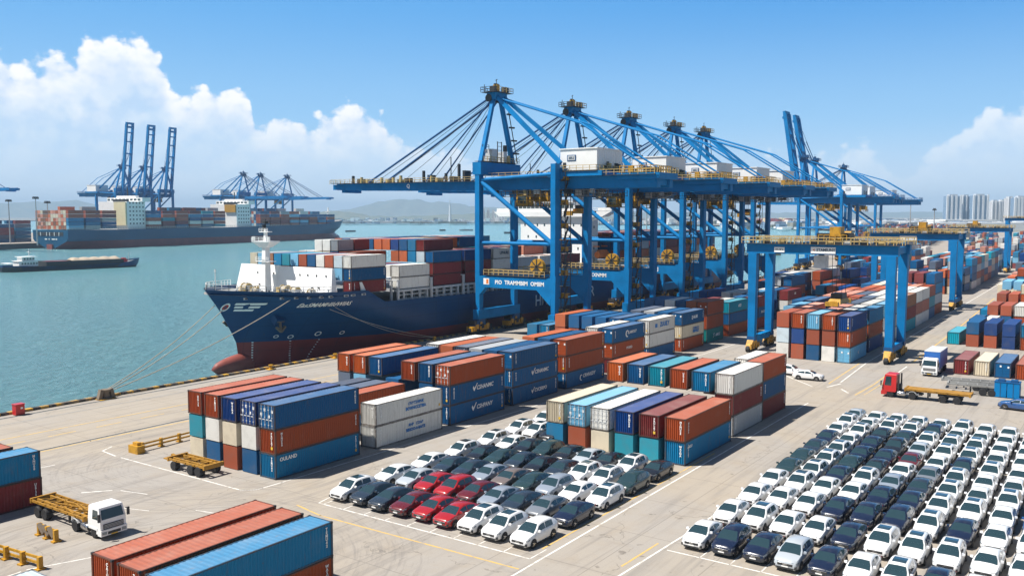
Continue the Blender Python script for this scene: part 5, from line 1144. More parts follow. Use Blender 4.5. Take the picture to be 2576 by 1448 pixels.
# ---------------------------------------------------------------- yard gantries on rubber tyres / rails
def rtg(label, loc, span=26.0, wx=10.0, detail=2, ty=10.5, spread=None, top=21.6):
    r = thing('yard_gantry', label, 'gantry crane', loc, 0, 'yard gantry cranes')
    k = '%g%g' % (span, top)
    for sx in (0, 1):
        x = sx * wx
        for sy in (0, 1):
            y = sy * span
            part(r, 'leg', lambda m: m.bar((x, y, 2.2), (x, y, top - 1.9), 1.35, 1.35, 0, 1.6, 1.7), B, k + '%d%d' % (sx, sy))
            def bog(m):
                m.hexa([(x - 2.4, y - .5, .9), (x + 2.4, y - .5, .9), (x + 2.4, y + .5, .9), (x - 2.4, y + .5, .9)], [(x - .9, y - .65, 2.3), (x + .9, y - .65, 2.3), (x + .9, y + .65, 2.3), (x - .9, y + .65, 2.3)], 0)
                for i in range(4): m.lathe([(0, -.35), (.58, -.35), (.62, -.2), (.62, .2), (.58, .35), (0, .35)], 'y', (x - 2.1 + i * 1.4, y, .62), 12, 1); m.box(x - 2.4 + i * 1.4, y - .75, .6, x - 1.8 + i * 1.4, y - .55, 1.6, 0)
                m.box(x - .8, y - .8, 2.2, x + .8, y + .8, 3.0, 2)
            part(r, 'bogie', bog, ['yellow', 'black', 'crane_dark'], k + '%d%d' % (sx, sy))
        part(r, 'main_girder', lambda m: m.box(x - .7, -1.2, top - 1.9, x + .7, span + 1.2, top), B, k + 'g%d' % sx)
        part(r, 'walkway_railing', lambda m: (m.box(x - 1.4, -2, top, x + 1.0, span + 2, top + .10, 1), m.rail((x - 1.4, -2, top + .1), (x - 1.4, span + 2, top + .1), 1.25, 1.5, .06, 0), m.rail((x + .9, -2, top + .1), (x + .9, span + 2, top + .1), 1.25, 1.5, .06, 0),
             [m.box(x - 1.2, 1 + i * 3.1, top + .1, x - .4, 2.2 + i * 3.1, top + .9, (0, 1, 2)[i % 3]) for i in range(int(span / 3.1))]), ['tan', 'dark', 'lightgrey'], k + 'w%d' % sx)
    for sy in (0, 1):
        y = sy * span
        part(r, 'end_tie', lambda m: (m.box(.7, y - .6, top - 1.6, wx - .7, y + .6, top - .3), m.box(.6, y - .55, 1.9, wx - .6, y + .55, 3.1)), B, k + 'e%d' % sy)
        part(r, 'ladder', lambda m: ([m.box(.75, y - .5, 3 + j * 2.4, 1.9, y + .5, 3.1 + j * 2.4, 0) for j in range(7)], m.bar((1.9, y - .5, 2), (1.9, y - .5, top - 1), .1, .1, 0), m.bar((1.9, y + .5, 2), (1.9, y + .5, top - 1), .1, .1, 0), m.box(.8, y - .4, 4, 1.7, y + .4, 5.6, 1)), ['dark', 'yellow'], k + 'l%d' % sy)
    def trol(m):
        m.box(-.6, ty - 2.6, top + .12, wx + .6, ty + 2.6, top + .8, 1); m.box(-.4, ty - 1.4, top + .8, 2.4, ty + .6, top + 3.4, 0); m.box(2.6, ty - 2.2, top + .8, 6.4, ty + 1.6, top + 2.2, 1); m.lathe([(0, -1.4), (.8, -1.4), (.8, 1.4), (0, 1.4)], 'y', (7.6, ty, top + 1.7), 12, 0); m.box(.2, ty + .8, top + .8, 1.8, ty + 3.2, top + 2.2, 1)
        m.rail((-.6, ty - 2.6, top + .8), (-.6, ty + 2.6, top + .8), 1.1, 1, .06, 0)
        m.box(1.6, ty + 1.8, top - 4.6, 3.8, ty + 4.0, top - 2.2, 2); m.box(2.4, ty + 2.4, top - 2.2, 3.0, ty + 3.4, top + .2, 1)
    part(r, 'trolley', trol, ['yellow', 'dark', 'lightgrey'], k + '%g' % ty)
    if spread is not None:
        z = spread
        def spr(m):
            m.hexa([(wx / 2 - 3.6, ty - 1.3, z), (wx / 2 + 3.6, ty - 1.3, z), (wx / 2 + 3.6, ty + 1.3, z), (wx / 2 - 3.6, ty + 1.3, z)], [(wx / 2 - 2.6, ty - 1.0, z + .9), (wx / 2 + 2.6, ty - 1.0, z + .9), (wx / 2 + 2.6, ty + 1.0, z + .9), (wx / 2 - 2.6, ty + 1.0, z + .9)], 0)
            m.box(wx / 2 - 1.6, ty - 1.1, z + .9, wx / 2 + 1.6, ty + 1.1, z + 1.9, 1); m.box(wx / 2 - 5, ty - 1.2, z - .3, wx / 2 - 4.2, ty + 1.2, z + .5, 0); m.box(wx / 2 + 4.2, ty - 1.2, z - .3, wx / 2 + 5, ty + 1.2, z + .5, 0); m.box(wx / 2 - 4.6, ty - .5, z, wx / 2 + 4.6, ty + .5, z + .5, 0)
            for a in (-1.3, 1.3):
                for b_ in (-.9, .9): m.tube([(wx / 2 + a, ty + b_, z + 1.9), (wx / 2 + a * 1.6, ty + b_, top)], .05, 4, 1)
        part(r, 'spreader', spr, ['yellow', 'dark'], k + 's')
    return r
g1 = rtg('nearest yard gantry, yellow railings and white name boards on its beam', (174.0, 36.9, 0), 26.0, 10.0, 2, 10.6, 10.2)
part(g1, 'sign_board', lambda m: m.box(-.86, 9.9, 19.95, -.72, 14.5, 21.15, 0), ['mark'], 'a'); part(g1, 'sign_board', lambda m: m.box(-.86, 19.6, 20.0, -.72, 21.6, 21.0, 0), ['mark'], 'b')
lettering('marking', 'STAMIUNY', .72, 'mark_dark', g1, (-.88, 11.7, 20.6), ROT_W, bold=.02); lettering('marking', '<', .7, 'orange', g1, (-.88, 13.9, 20.55), ROT_W, bold=.03); lettering('marking', 'IEC.AP S', .42, 'mark_dark', g1, (-.88, 20.6, 20.55), ROT_W, bold=.01)
g2 = rtg('second yard gantry along the lane, pale sign under its beam', (282.0, 43.2, 0), 21.5, 12.0, 1, 9.0, None, 21.8)
part(g2, 'sign_board', lambda m: m.box(-.86, 9.4, 20.1, -.72, 13.8, 20.7, 0), ['mark'], 'a'); lettering('marking', 'SIBI AR ERRE', .5, 'mark_dark', g2, (-.88, 11.6, 20.42), ROT_W)
rtg('third yard gantry, farther down the lane behind the second', (478, 51.0, 0), 24, 12, 1, 14, None, 21)
rtg('fourth yard gantry, small and hazy at the right edge', (690, 44.0, 0), 30, 12, 1, 16, None, 25)
# ---------------------------------------------------------------- cars
def ringbody(st):
    rings = []
    for x, zt, w, zb in st:
        zm = zb + (zt - zb) * .52
        rings.append([(x, -w * .80, zb), (x, -w * .97, zb + .10), (x, -w, zm), (x, -w * .975, zt - .10), (x, -w * .90, zt), (x, -w * .45, zt + .035), (x, 0, zt + .045), (x, w * .45, zt + .035), (x, w * .90, zt), (x, w * .975, zt - .10), (x, w, zm), (x, w * .97, zb + .10), (x, w * .80, zb)])
    return rings
def make_car(kind):
    """parts of one car facing -x, wheels on z=0, origin mid-length"""
    h = 1.70 if kind == 'suv' else 1.54; L = 4.62; pr = {}
    b = .05 if kind == 'suv' else 0
    st = [(-.02, .62, .66, .36), (.03, .74, .78, .28), (.14, .84 + b, .86, .24), (.40, .92 + b, .92, .22), (.85, 1.0 + b, .945, .22), (1.25, 1.06 + b, .95, .22), (2.3, 1.06 + b, .95, .22), (3.3, 1.08 + b, .95, .22), (3.95, 1.11 + b, .94, .22), (4.35, 1.10 + b, .90, .26), (4.58, 1.02 + b, .83, .30), (4.66, .74, .72, .38)]
    mb = MB(); mb.loft(ringbody(st)); zb = 1.06 + b
    cs = ([(1.10, zb - .02, .88, .80), (1.50, zb + .25, .90, .73), (1.92, h - .11, .90, .67), (2.25, h - .02, .90, .65), (2.8, h, .90, .645), (3.4, h - .02, .90, .64), (3.95, h - .10, .89, .63), (4.32, zb + .30, .86, .67), (4.55, zb + .02, .81, .75)] if kind == 'suv' else
          [(1.12, zb - .02, .88, .80), (1.54, zb + .20, .90, .73), (1.98, h - .10, .90, .66), (2.32, h - .02, .90, .64), (2.75, h, .90, .63), (3.2, h - .04, .90, .62), (3.7, h - .14, .89, .63), (4.15, zb + .17, .86, .69), (4.50, zb - .01, .81, .75)])
    rings = []
    for x, zt, w0, w1 in cs:
        q = max(0.0, (zt - (zb - .04)) / (h - zb)); wt = w0 + (w1 - w0) * min(1, max(.05, q))
        wt = w1 if q > .8 else w0 + (w1 - w0) * q
        rings.append([(x, -w0 * .985, zb - .06), (x, -wt - .015, zt - .07 if q > .3 else zt - .01), (x, -wt + .10, zt), (x, 0, zt + .025), (x, wt - .10, zt), (x, wt + .015, zt - .07 if q > .3 else zt - .01), (x, w0 * .985, zb - .06)])
    mb.loft(rings, 0, True, False)
    me = mb.mesh('body', ['car']); smooth(me, 42); pr['body'] = me
    def surf(x, side):                    # cabin side, bottom and top points at x
        for a, c in zip(rings, rings[1:]):
            if a[0][0] <= x <= c[0][0]:
                t = (x - a[0][0]) / (c[0][0] - a[0][0]); i, j = (0, 1) if side < 0 else (6, 5)
                return Vector(a[i]).lerp(Vector(c[i]), t), Vector(a[j]).lerp(Vector(c[j]), t)
    # windscreen and rear screen: strips over the cabin rings
    def screen(i0, i1, name, ins):
        mb = MB(); up_ = .012
        for a, c in zip(rings[i0:i1], rings[i0 + 1:i1 + 1]):
            A = [Vector(a[2]), Vector(a[3]), Vector(a[4])]; C = [Vector(c[2]), Vector(c[3]), Vector(c[4])]
            n = (A[2] - A[0]).cross(C[1] - A[1]).normalized(); n = n if n.z > 0 else -n
            for k in (0, 1): mb.poly([A[k] + n * up_, A[k + 1] + n * up_, C[k + 1] + n * up_, C[k] + n * up_])
        m_ = mb.mesh(name, ['glass']); smooth(m_, 60); return m_
    pr['windshield'] = screen(0, 2, 'windshield', 0); pr['rear_window'] = screen(6, 8, 'rear_window', 0)
    for nm, x0, x1 in (('f', 1.72, 2.66), ('r', 2.74, 3.78)):
        for sd in (-1, 1):
            mb = MB(); n = 5; pb, pt = [], []
            for i in range(n + 1):
                x = x0 + (x1 - x0) * i / n; a, c = surf(x, sd); o = Vector((0, sd * .012, .004))
                pb.append(a.lerp(c, .14) + o); pt.append(a.lerp(c, .90) + o)
            for i in range(n): q = [pb[i], pb[i + 1], pt[i + 1], pt[i]]; mb.poly(q if sd < 0 else q[::-1])
            pr['window' + nm + str(sd)] = mb.mesh('window', ['glass'])
    mb = MB(); mb.poly([(2.30, -.46, h + .014), (2.30, .46, h + .014), (2.8, .46, h + .034), (2.8, -.46, h + .034)]); mb.poly([(2.8, -.46, h + .034), (2.8, .46, h + .034), (3.35, .45, h + .014), (3.35, -.45, h + .014)]); pr['sunroof'] = mb.mesh('sunroof', ['glass'])
    for sd in (-1, 1):
        mb = MB(); mb.hexa([(.03, sd * .50, .72), (.09, sd * .82, .70), (.36, sd * .93, .76), (.16, sd * .50, .76)], [(.03, sd * .50, .80), (.10, sd * .83, .80), (.44, sd * .92, .86), (.2, sd * .50, .85)]); pr['headlight%d' % sd] = mb.mesh('headlight', ['lamp'])
        mb = MB(); mb.hexa([(4.50, sd * .40, .86), (4.48, sd * .84, .86), (4.62, sd * .82, .86), (4.69, sd * .40, .86)], [(4.44, sd * .40, 1.0), (4.40, sd * .86, 1.0), (4.56, sd * .86, 1.0), (4.65, sd * .40, 1.0)]); pr['tail_light%d' % sd] = mb.mesh('tail_light', ['tail'])
        mb = MB(); mb.hexa([(1.50, sd * .90, 1.10), (1.74, sd * .90, 1.10), (1.70, sd * 1.11, 1.12), (1.56, sd * 1.11, 1.12)], [(1.52, sd * .90, 1.26), (1.72, sd * .90, 1.26), (1.68, sd * 1.10, 1.25), (1.58, sd * 1.10, 1.25)]); pr['mirror%d' % sd] = mb.mesh('mirror', ['car'])
    mb = MB(); mb.box(-.035, -.56, .54, .08, .56, .70, 0); mb.box(-.03, -.62, .30, .12, .62, .43, 0); mb.box(-.045, -.54, .70, .05, .54, .72, 1); mb.box(-.05, -.16, .60, .02, .16, .66, 1)
    for sd in (-1, 1): mb.box(0, sd * .60, .36, .14, sd * .84, .56, 0)
    pr['grille'] = mb.mesh('grille', ['dark', 'chrome'])
    mb = MB(); mb.box(-.05, -.24, .44, -.03, .24, .53); pr['license_plate'] = mb.mesh('license_plate', ['mark'])
    mb = MB(); mb.lathe([(.23, -.115), (.33, -.12), (.36, -.08), (.365, 0), (.36, .08), (.33, .12), (.23, .115)], 'y', (0, 0, 0), 20, 0); m_ = mb.mesh('tyre', ['black']); smooth(m_, 50); pr['tyre'] = m_
    mb = MB(); mb.lathe([(0, -.07), (.235, -.07), (.235, .07), (0, .07)], 'y', (0, 0, 0), 16, 0)
    for k in range(5):
        a = k * 2 * PI / 5
        for s_ in (-1, 1): mb.bar((0, s_ * .095, 0), (math.cos(a) * .23, s_ * .09, math.sin(a) * .23), .05, .045, 1)
    pr['rim'] = mb.mesh('rim', ['dark', 'chrome'])
    for sd in (-1, 1):
        for wx in (.90, 3.66):
            mb = MB(); pts = [(wx + math.cos(a) * .43, sd * .955, max(.22, .365 + math.sin(a) * .43)) for a in [PI * 2 * k / 18 for k in range(18)]]; mb.poly(pts if sd < 0 else pts[::-1]); pr['wheel_arch%d%g' % (sd, wx)] = mb.mesh('wheel_arch', ['black'])
        mb = MB(); mb.box(1.32, sd * .90, .2, 3.24, sd * .955, .34); pr['side_skirt%d' % sd] = mb.mesh('side_skirt', ['black'])
    for me in pr.values():
        for v in me.vertices: v.co.x -= 0 
    return pr
CAR = {k: make_car(k) for k in ('suv', 'sedan')}
def car(kind, label, loc, col, rot=0.0, lod=2, sunroof=False, group=None, name='parked_car'):
    r = thing(name, label, 'car', loc, rot, group); pr = CAR[kind]; r.scale = (1.05, 1.04, 1.05)
    def a(k, nm, p=r, l=None): return link(nm, pr[k], p, l, col)
    a('body', 'body'); a('windshield', 'windshield')
    for k in ('windowf-1', 'windowr-1', 'windowf1', 'windowr1'): a(k, 'window')
    for k in pr:
        if k.startswith('wheel_arch') or k.startswith('side_skirt'): a(k, k[:10])
    a('rear_window', 'rear_window')
    if sunroof: a('sunroof', 'sunroof')
    if lod > 0:
        for s_ in ('-1', '1'): a('headlight' + s_, 'headlight'); a('mirror' + s_, 'mirror')
        a('grille', 'grille')
    if lod > 1:
        a('license_plate', 'license_plate')
        for s_ in ('-1', '1'): a('tail_light' + s_, 'tail_light')
    for wx in (.90, 3.66):
        for sd in (-1, 1):
            w_ = a('tyre', 'wheel', r, (wx, sd * .87, .365))
            if lod > 1: a('rim', 'rim', w_)
    return r
CC = dict(w=((.80, .80, .80), 'white'), k=((.012, .014, .020), 'black'), n=((.008, .015, .042), 'navy'), d=((.022, .035, .055), 'dark slate'), r=((.36, .012, .015), 'red'), R=((.12, .010, .014), 'dark red'), s=((.42, .46, .50), 'silver'), e=((.02, .045, .048), 'dark green'), g=((.17, .19, .22), 'grey'), b=((.02, .08, .24), 'blue'), a=((.25, .29, .35), 'steel grey'), t=((.16, .13, .12), 'taupe'))
ON = ['first', 'second', 'third', 'fourth', 'fifth', 'sixth', 'seventh', 'eighth', 'ninth', 'tenth', 'eleventh', 'twelfth']
# left lot: rows from the front; cars from left (far y) to right
rowsL = ['wddRrrwww', 'wsrrRadgn', 'wddateaww', 'wkedkdwwe', 'wwkekskwk', 'wwk', 'ww']
ysL = [61.4, 58.85, 56.3, 53.7, 51.1, 48.5, 45.9, 43.2, 40.3]
xsL = [59.0, 64.9, 70.6, 76.2, 82.0, 88.6, 94.6]
cr = random.Random(3)
for i, row in enumerate(rowsL):
    for j, c in enumerate(row):
        y = ysL[j] + (1.2 if i < 5 else .9); x = xsL[i] + cr.uniform(-.15, .15) + (.25 * j if i == 4 and j < 1 else 0)
        if i >= 5: y = 63.2 - 2.55 * j
        if i in (1, 2, 3, 4): y = ysL[j] + (1.2 if j == 0 else .9)
        if i == 4 and 39 < y < 59: x -= .35
        kind = 'suv' if (c == 'w' and (i == 0 or cr.random() < .6)) or cr.random() < .25 else 'sedan'
        pos = 'leftmost' if j == 0 else ('rightmost' if j == len(row) - 1 else ON[j] + ' from left')
        car(kind, '%s car, %s in %s row, left car lot' % (CC[c][1], pos, 'front' if i == 0 else ON[i]), (x - .25, y - .95, 0), CC[c][0], cr.uniform(-.015, .015), 2, c == 'w' and (kind == 'suv') and cr.random() < .8, 'cars in the left lot')
# right lot
rowsR = ['wnnsnwwnw', 'wwwwnwwww', 'wwwnnnwnw', 'wwwwnnwww', 'ewnwadwww', 'ewekwgwww', 'dwnnRwnww', 'nwnkswwww', 'wwkdwwwww', 'wwwwnwwww', 'swwwwwwww']
xsR = [66.6, 73.2, 79.6, 85.3, 90.3, 95.2, 100.0, 105.2, 110.2, 114.9, 119.5]
for i, row in enumerate(rowsR):
    for j in range(11):
        c = row[j] if j < len(row) else cr.choice('wwwnb'); 
        y = 28.75 + .018 * (xsR[i] - 66.6) - 2.56 * j; x = xsR[i] + cr.uniform(-.12, .12)
        px, py, d = proj((x + 2.3, y, 1.4))
        if px > 2625 or py > 1500: continue
        if j >= 9 and i > 8: continue
        kind = 'suv' if cr.random() < .3 else 'sedan'
        car(kind, '%s car, %s row, %s column from left, right car lot' % (CC[c][1], 'front' if i == 0 else ON[i] if i < 10 else 'last', ON[j] if j else 'first'), (x, y, 0), CC[c][0], cr.uniform(-.02, .02), 2 if d < 95 else 1, c == 'w' and kind == 'suv', 'cars in the right lot')
car('sedan', 'white car parked side-on right of the rear stack', (149.0, 41.6, 0), CC['w'][0], PI / 2 + .08)
bpy.context.view_layer.update()
car('suv', 'white car half hidden behind the side-on white one', (151.6, 45.6, 0), CC['w'][0], PI / 2)
car('sedan', 'dark blue car by the bright blue cabinets at the right edge', (142.6, 15.2, 0), CC['b'][0], -PI / 2 - .15)
for i, (x, y, c) in enumerate(((106.8, 5.9, 'n'), (110.8, 6.2, 'b'), (114.6, 6.6, 'n'))):
    if proj((x + 2, y, 1.4))[0] < 2640: car('sedan', ['navy car at the right edge, nearest of three', 'blue car at the right edge between two navy ones', 'navy car at the right edge, farthest of three'][i], (x, y, 0), CC[c][0], 0)
# ---------------------------------------------------------------- lorries
_w = {}
def wheel(parent, x, y, r=.52, w=.32, dual=False, m='lightgrey'):
    k = (r, w, dual, m)
    if k not in _w:
        W = w * (2.1 if dual else 1) / 2; mb = MB(); mb.lathe([(r * .60, -W), (r * .92, -W), (r, -W * .7), (r, W * .7), (r * .92, W), (r * .60, W)], 'y', (0, 0, 0), 20); me = mb.mesh('tyre', ['black']); smooth(me, 50)
        mb = MB(); mb.lathe([(0, -W * .55), (r * .30, -W * .85), (r * .42, -W * .45), (r * .61, -W * .8), (r * .61, W * .8), (r * .42, W * .45), (r * .30, W * .85), (0, W * .55)], 'y', (0, 0, 0), 16); _w[k] = (me, mb.mesh('rim', [m]))
    o = link('wheel', _w[k][0], parent, (x, y, r)); link('rim', _w[k][1], o); return o
def tractor(label, loc, rot, colm, hi=3.0, name='tractor_lorry', cat='lorry'):
    t = thing(name, label, cat, loc, rot); m = colm            # faces -x, front bumper at x=0
    mb = MB(); mb.hexa([(0.05, -1.22, .95), (2.05, -1.22, .95), (2.05, 1.22, .95), (.05, 1.22, .95)], [(.10, -1.22, 1.75), (2.05, -1.22, 1.75), (2.05, 1.22, 1.75), (.10, 1.22, 1.75)])
    mb.hexa([(.10, -1.22, 1.75), (2.05, -1.22, 1.75), (2.05, 1.22, 1.75), (.10, 1.22, 1.75)], [(.42, -1.12, hi - .12), (2.05, -1.12, hi - .12), (2.05, 1.12, hi - .12), (.42, 1.12, hi - .12)]); mb.hexa([(.42, -1.12, hi - .12), (2.05, -1.12, hi - .12), (2.05, 1.12, hi - .12), (.42, 1.12, hi - .12)], [(.62, -1.0, hi), (1.95, -1.0, hi), (1.95, 1.0, hi), (.62, 1.0, hi)])
    mb.box(-.06, -1.24, .38, .5, 1.24, .93); mb.box(.5, -1.22, .5, .75, 1.22, .93)
    for s_ in (-1, 1): mb.bar((.55, s_ * 1.12, .95), (1.95, s_ * 1.12, .98), .26, .22); 
    link('cab', mb.mesh('cab', [m]), t)
    mb = MB(); k = .32 / (hi - 1.87)
    f = lambda z: .10 + (z - 1.75) * k - .015
    mb.poly([(f(1.82), -1.06, 1.82), (f(1.82), 1.06, 1.82), (f(hi - .30), .98, hi - .30), (f(hi - .30), -.98, hi - .30)][::-1]); link('windshield', mb.mesh('windshield', ['glass']), t)
    for s_ in (-1, 1):
        mb = MB(); y0, y1 = s_ * 1.232, s_ * 1.155; q = [(.42, y0, 1.80), (1.35, y0, 1.80), (1.35, y1, hi - .35), (.58, y1, hi - .35)]; mb.poly(q if s_ < 0 else q[::-1]); link('side_window', mb.mesh('side_window', ['glass']), t)
        mb = MB(); mb.box(-.12, s_ * 1.28, 1.75, .02, s_ * 1.5, 2.45); mb.bar((.1, s_ * 1.2, 2.4), (-.05, s_ * 1.4, 2.4), .06, .06); link('mirror', mb.mesh('mirror', ['dark']), t)
        mb = MB(); mb.box(-.09, s_ * .72, .52, -.03, s_ * 1.14, .76); link('headlight', mb.mesh('headlight', ['lamp']), t)
    mb = MB(); mb.box(.0, -.95, .98, .07, .95, 1.42, 0)
    for z in (1.06, 1.18, 1.30): mb.box(-.015, -.9, z, .02, .9, z + .05, 1)
    mb.box(-.09, -.6, .48, -.04, .6, .72, 0); link('grille', mb.mesh('grille', ['dark', 'grey']), t)
    mb = MB(); mb.box(-.10, -.3, .40, -.06, .3, .50); link('license_plate', mb.mesh('license_plate', ['mark_yellow']), t)
    mb = MB()
    for s_ in (-1, 1): mb.box(.7, s_ * .42 - .06, .62, 5.6, s_ * .42 + .06, .92)
    mb.box(3.7, -.6, .92, 4.9, .6, 1.10); link('chassis', mb.mesh('chassis', ['dark']), t)
    for s_ in (-1, 1):
        mb = MB(); mb.lathe([(0, 0), (.33, 0), (.36, .04), (.36, 1.06), (.33, 1.1), (0, 1.1)], 'x', (2.2, s_ * .92, .72), 14); [mb.lathe([(.37, 0), (.38, .01), (.38, .07), (.37, .08)], 'x', (2.45 + i * .5, s_ * .92, .72), 14) for i in range(2)]; me = mb.mesh('fuel_tank', ['chrome']); smooth(me, 40); link('fuel_tank', me, t)
        mb = MB(); pts = [(4.3 + math.cos(a) * .66, s_ * .95, .55 + math.sin(a) * .66) for a in [math.radians(12 + 156 * i / 8) for i in range(9)]]
        for p, q in zip(pts, pts[1:]): mb.bar(p, q, .62, .05)
        link('mudguard', mb.mesh('mudguard', ['lightgrey']), t)
        wheel(t, 1.25, s_ * 1.02); wheel(t, 4.3, s_ * .92, dual=True)
    return t
def skeletal(parent, x0, L, axles, ym='yellow_worn', z=1.30, bed=False):
    mb = MB()
    for s_ in (-1, 1): mb.box(x0, s_ * .62 - .09, z - .12, x0 + L, s_ * .62 + .09, z + .22); mb.box(x0, s_ * 1.14 - .06, z + .02, x0 + L, s_ * 1.14 + .06, z + .24)
    n = int(L / 1.3)
    for i in range(n + 1): x = x0 + L * i / n; mb.box(x - .07, -1.2, z - .02, x + .07, 1.2, z + .18)
    for i in range(n):
        xa, xb = x0 + L * i / n, x0 + L * (i + 1) / n; mb.bar((xa, -.6, z + .08), (xb, .6, z + .08), .1, .1); 
    for x in (x0, x0 + L): mb.box(x - .12, -1.24, z - .12, x + .12, 1.24, z + .34)
    if bed: mb.box(x0 + .1, -1.22, z + .20, x0 + L - .1, 1.22, z + .27)
    link('trailer_frame', mb.mesh('trailer_frame', [ym]), parent)
    for ax in axles:
        for s_ in (-1, 1): wheel(parent, ax, s_ * .98, .54, .30, True)
    mb = MB()
    for s_ in (-1, 1):
        mb.box(x0 + 3.0, s_ * .75 - .08, .35, x0 + 3.2, s_ * .75 + .08, z); mb.box(axles[0] - .7, s_ * .62 - .1, .8, axles[-1] + .7, s_ * .62 + .1, z - .1)
    mb.box(axles[0] - .06, -.8, .44, axles[0] + .06, .8, .56); mb.box(axles[-1] - .06, -.8, .44, axles[-1] + .06, .8, .56); link('running_gear', mb.mesh('running_gear', ['dark']), parent)
wt = tractor('white lorry with an empty yellow skeletal trailer at the lower left', (41.3, 70.2, 0), PI / 2, 'white', 2.95); skeletal(wt, 2.9, 9.2, (9.6, 10.9)); wt.scale = (.95, .95, .95)
mb = MB()
rr = random.Random(2)
for i in range(10): mb.bar((2.6 + i * .45, rr.uniform(-1, 1), 1.5), (3.6 + i * .6, rr.uniform(-1, 1), 1.62 + rr.uniform(0, .3)), .12, .12)
link('lashing_bar', mb.mesh('lashing_bar', ['yellow_worn']), wt)
rt_ = tractor('red lorry with an empty yellow flatbed trailer on the cross road', (142.4, 30.8, 0), -PI / 2, 'red', 3.5)
skeletal(rt_, 3.3, 8.7, (8.4, 10.3), bed=True)
mb = MB(); mb.tube([(2.35, -.95, .9), (2.35, -.95, 3.5)], .12, 8); mb.tube([(2.35, .95, .9), (2.35, .95, 3.5)], .12, 8); mb.box(2.25, -.5, 1.0, 2.6, .5, 2.0); link('exhaust_stack', mb.mesh('exhaust_stack', ['dark']), rt_)
bt = tractor('white-cabbed lorry carrying a blue box body under the gantry', (163.2, 28.1, 0), 0.0, 'white', 3.0)
mb = MB(); mb.box(2.3, -1.25, 1.15, 9.6, 1.25, 3.95); link('cargo_box', mb.mesh('cargo_box', [mat('tarpaulin_blue', (.015, .12, .42), .5)]), bt); mb = MB(); mb.box(2.28, -1.27, 3.95, 9.62, 1.27, 4.03); link('box_roof', mb.mesh('box_roof', ['lightgrey']), bt)
for ax in (7.4, 8.6):
    for s_ in (-1, 1): wheel(bt, ax, s_ * .92, dual=True)
tl = thing('trailer', 'short empty yellow trailer parked before the five-wide stack', 'trailer', (57.4, 78.2, 0), PI / 2); skeletal(tl, 0.2, 6.2, (1.2, 2.5), z=1.0); 
for s_ in (-1, 1): wheel(tl, 5.5, s_ * .92, .50, .30, True)
mb = MB(); mb.bar((6.3, 0, 1.0), (7.4, 0, 1.2), .3, .2); mb.box(6.2, -1.2, 1.0, 7.2, 1.2, 1.12); link('drawbar', mb.mesh('drawbar', ['yellow_worn']), tl)
for i, (x, y, lab) in enumerate(((154.6, 24.6, 'dark empty flatbed trailer behind the red lorry, farther one'), (151.0, 23.2, 'dark empty flatbed trailer behind the red lorry, nearer one'))):
    ft = thing('flatbed_trailer', lab, 'trailer', (x, y, 0), -PI / 2 + .1, 'dark flatbed trailers'); skeletal(ft, 0, 8.0, (4.8, 6.0), 'deck')
for i, (x, y, lab) in enumerate(((150.4, 16.0, 'bright blue metal cabinet left of its twin behind the red lorry'), (150.4, 14.3, 'bright blue metal cabinet right of its twin at the right edge'))):
    cb = thing('metal_cabinet', lab, 'cabinet', (x, y, 0), 0, 'blue cabinets'); mb = MB(); mb.box(0, -.8, .1, 2.2, .8, 2.3); link('cabinet_body', mb.mesh('cabinet_body', [MT['crane_blue']]), cb); mb = MB(); mb.box(-.05, -.85, 2.3, 2.3, .85, 2.4); mb.box(.4, -.5, 2.4, 1.5, .4, 2.7); link('cabinet_lid', mb.mesh('cabinet_lid', ['crane_dark']), cb); mb = MB(); mb.box(-.03, -.03, .15, 0, .03, 2.25); link('door_seam', mb.mesh('door_seam', ['dark']), cb)
tk = thing('tank_trailer', 'pale grey tank at the right edge below the maroon container', 'tank', (158.0, 13.0, 0), PI / 2 + .2); mb = MB(); mb.lathe([(0, 0), (.9, .15), (1.15, .6), (1.15, 5.4), (.9, 5.85), (0, 6)], 'x', (-6, 0, 1.9), 18); me = mb.mesh('tank', ['lightgrey']); smooth(me, 50); link('tank', me, tk)
mb = MB(); mb.box(-6, -.5, .6, 0, .5, .9); mb.box(-5, -.8, .9, -4.6, .8, 1.4); mb.box(-1.4, -.8, .9, -1, .8, 1.4); link('cradle', mb.mesh('cradle', ['dark']), tk)
for ax in (-1.2, -2.3):
    for s_ in (-1, 1): wheel(tk, ax, s_ * .9)
# ---------------------------------------------------------------- barriers, bollards, ropes
def barrier(label, p, q, posts, group=None, h=.95, name='guard_rail', cat='barrier'):
    p, q = Vector(p), Vector(q); t = thing(name, label, cat, (p.x, p.y, 0), math.atan2((q - p).y, (q - p).x), group); L = (q - p).length
    for i in range(posts):
        x = L * i / (posts - 1); mb = MB(); mb.box(x - .14, -.18, 0, x + .14, .18, h + .08); mb.box(x - .25, -.35, 0, x + .25, .35, .12); link('post', mb.mesh('post', ['yellow']), t)
    for z in (h * .45, h * .9): mb = MB(); mb.bar((0, -.12, z), (L, -.12, z), .10, .20); link('rail', mb.mesh('rail', ['yellow']), t)
    return t
barrier('yellow guard rail running left from the five-wide stack', (58.9, 93.6), (66.5, 94.0), 4)
mb = MB(); mb.box(-.55, -.9, 0, .4, .9, .9); mb.box(-.3, -.5, .9, .2, .4, 1.25); eb = link('end_block', mb.mesh('end_block', ['yellow']), None, (58.2, 93.5, 0)); tag(eb, 'dented yellow block at the end of the yellow guard rail', 'barrier block')
barrier('short yellow barrier with dark bars beside the white lorry', (37.9, 73.2), (38.0, 76.0), 3)
mb = MB(); 
for i in range(3): mb.bar((37.9, 73.5 + i * .8, .35), (37.9, 74.3 + i * .8, 1.0), .28, .3)
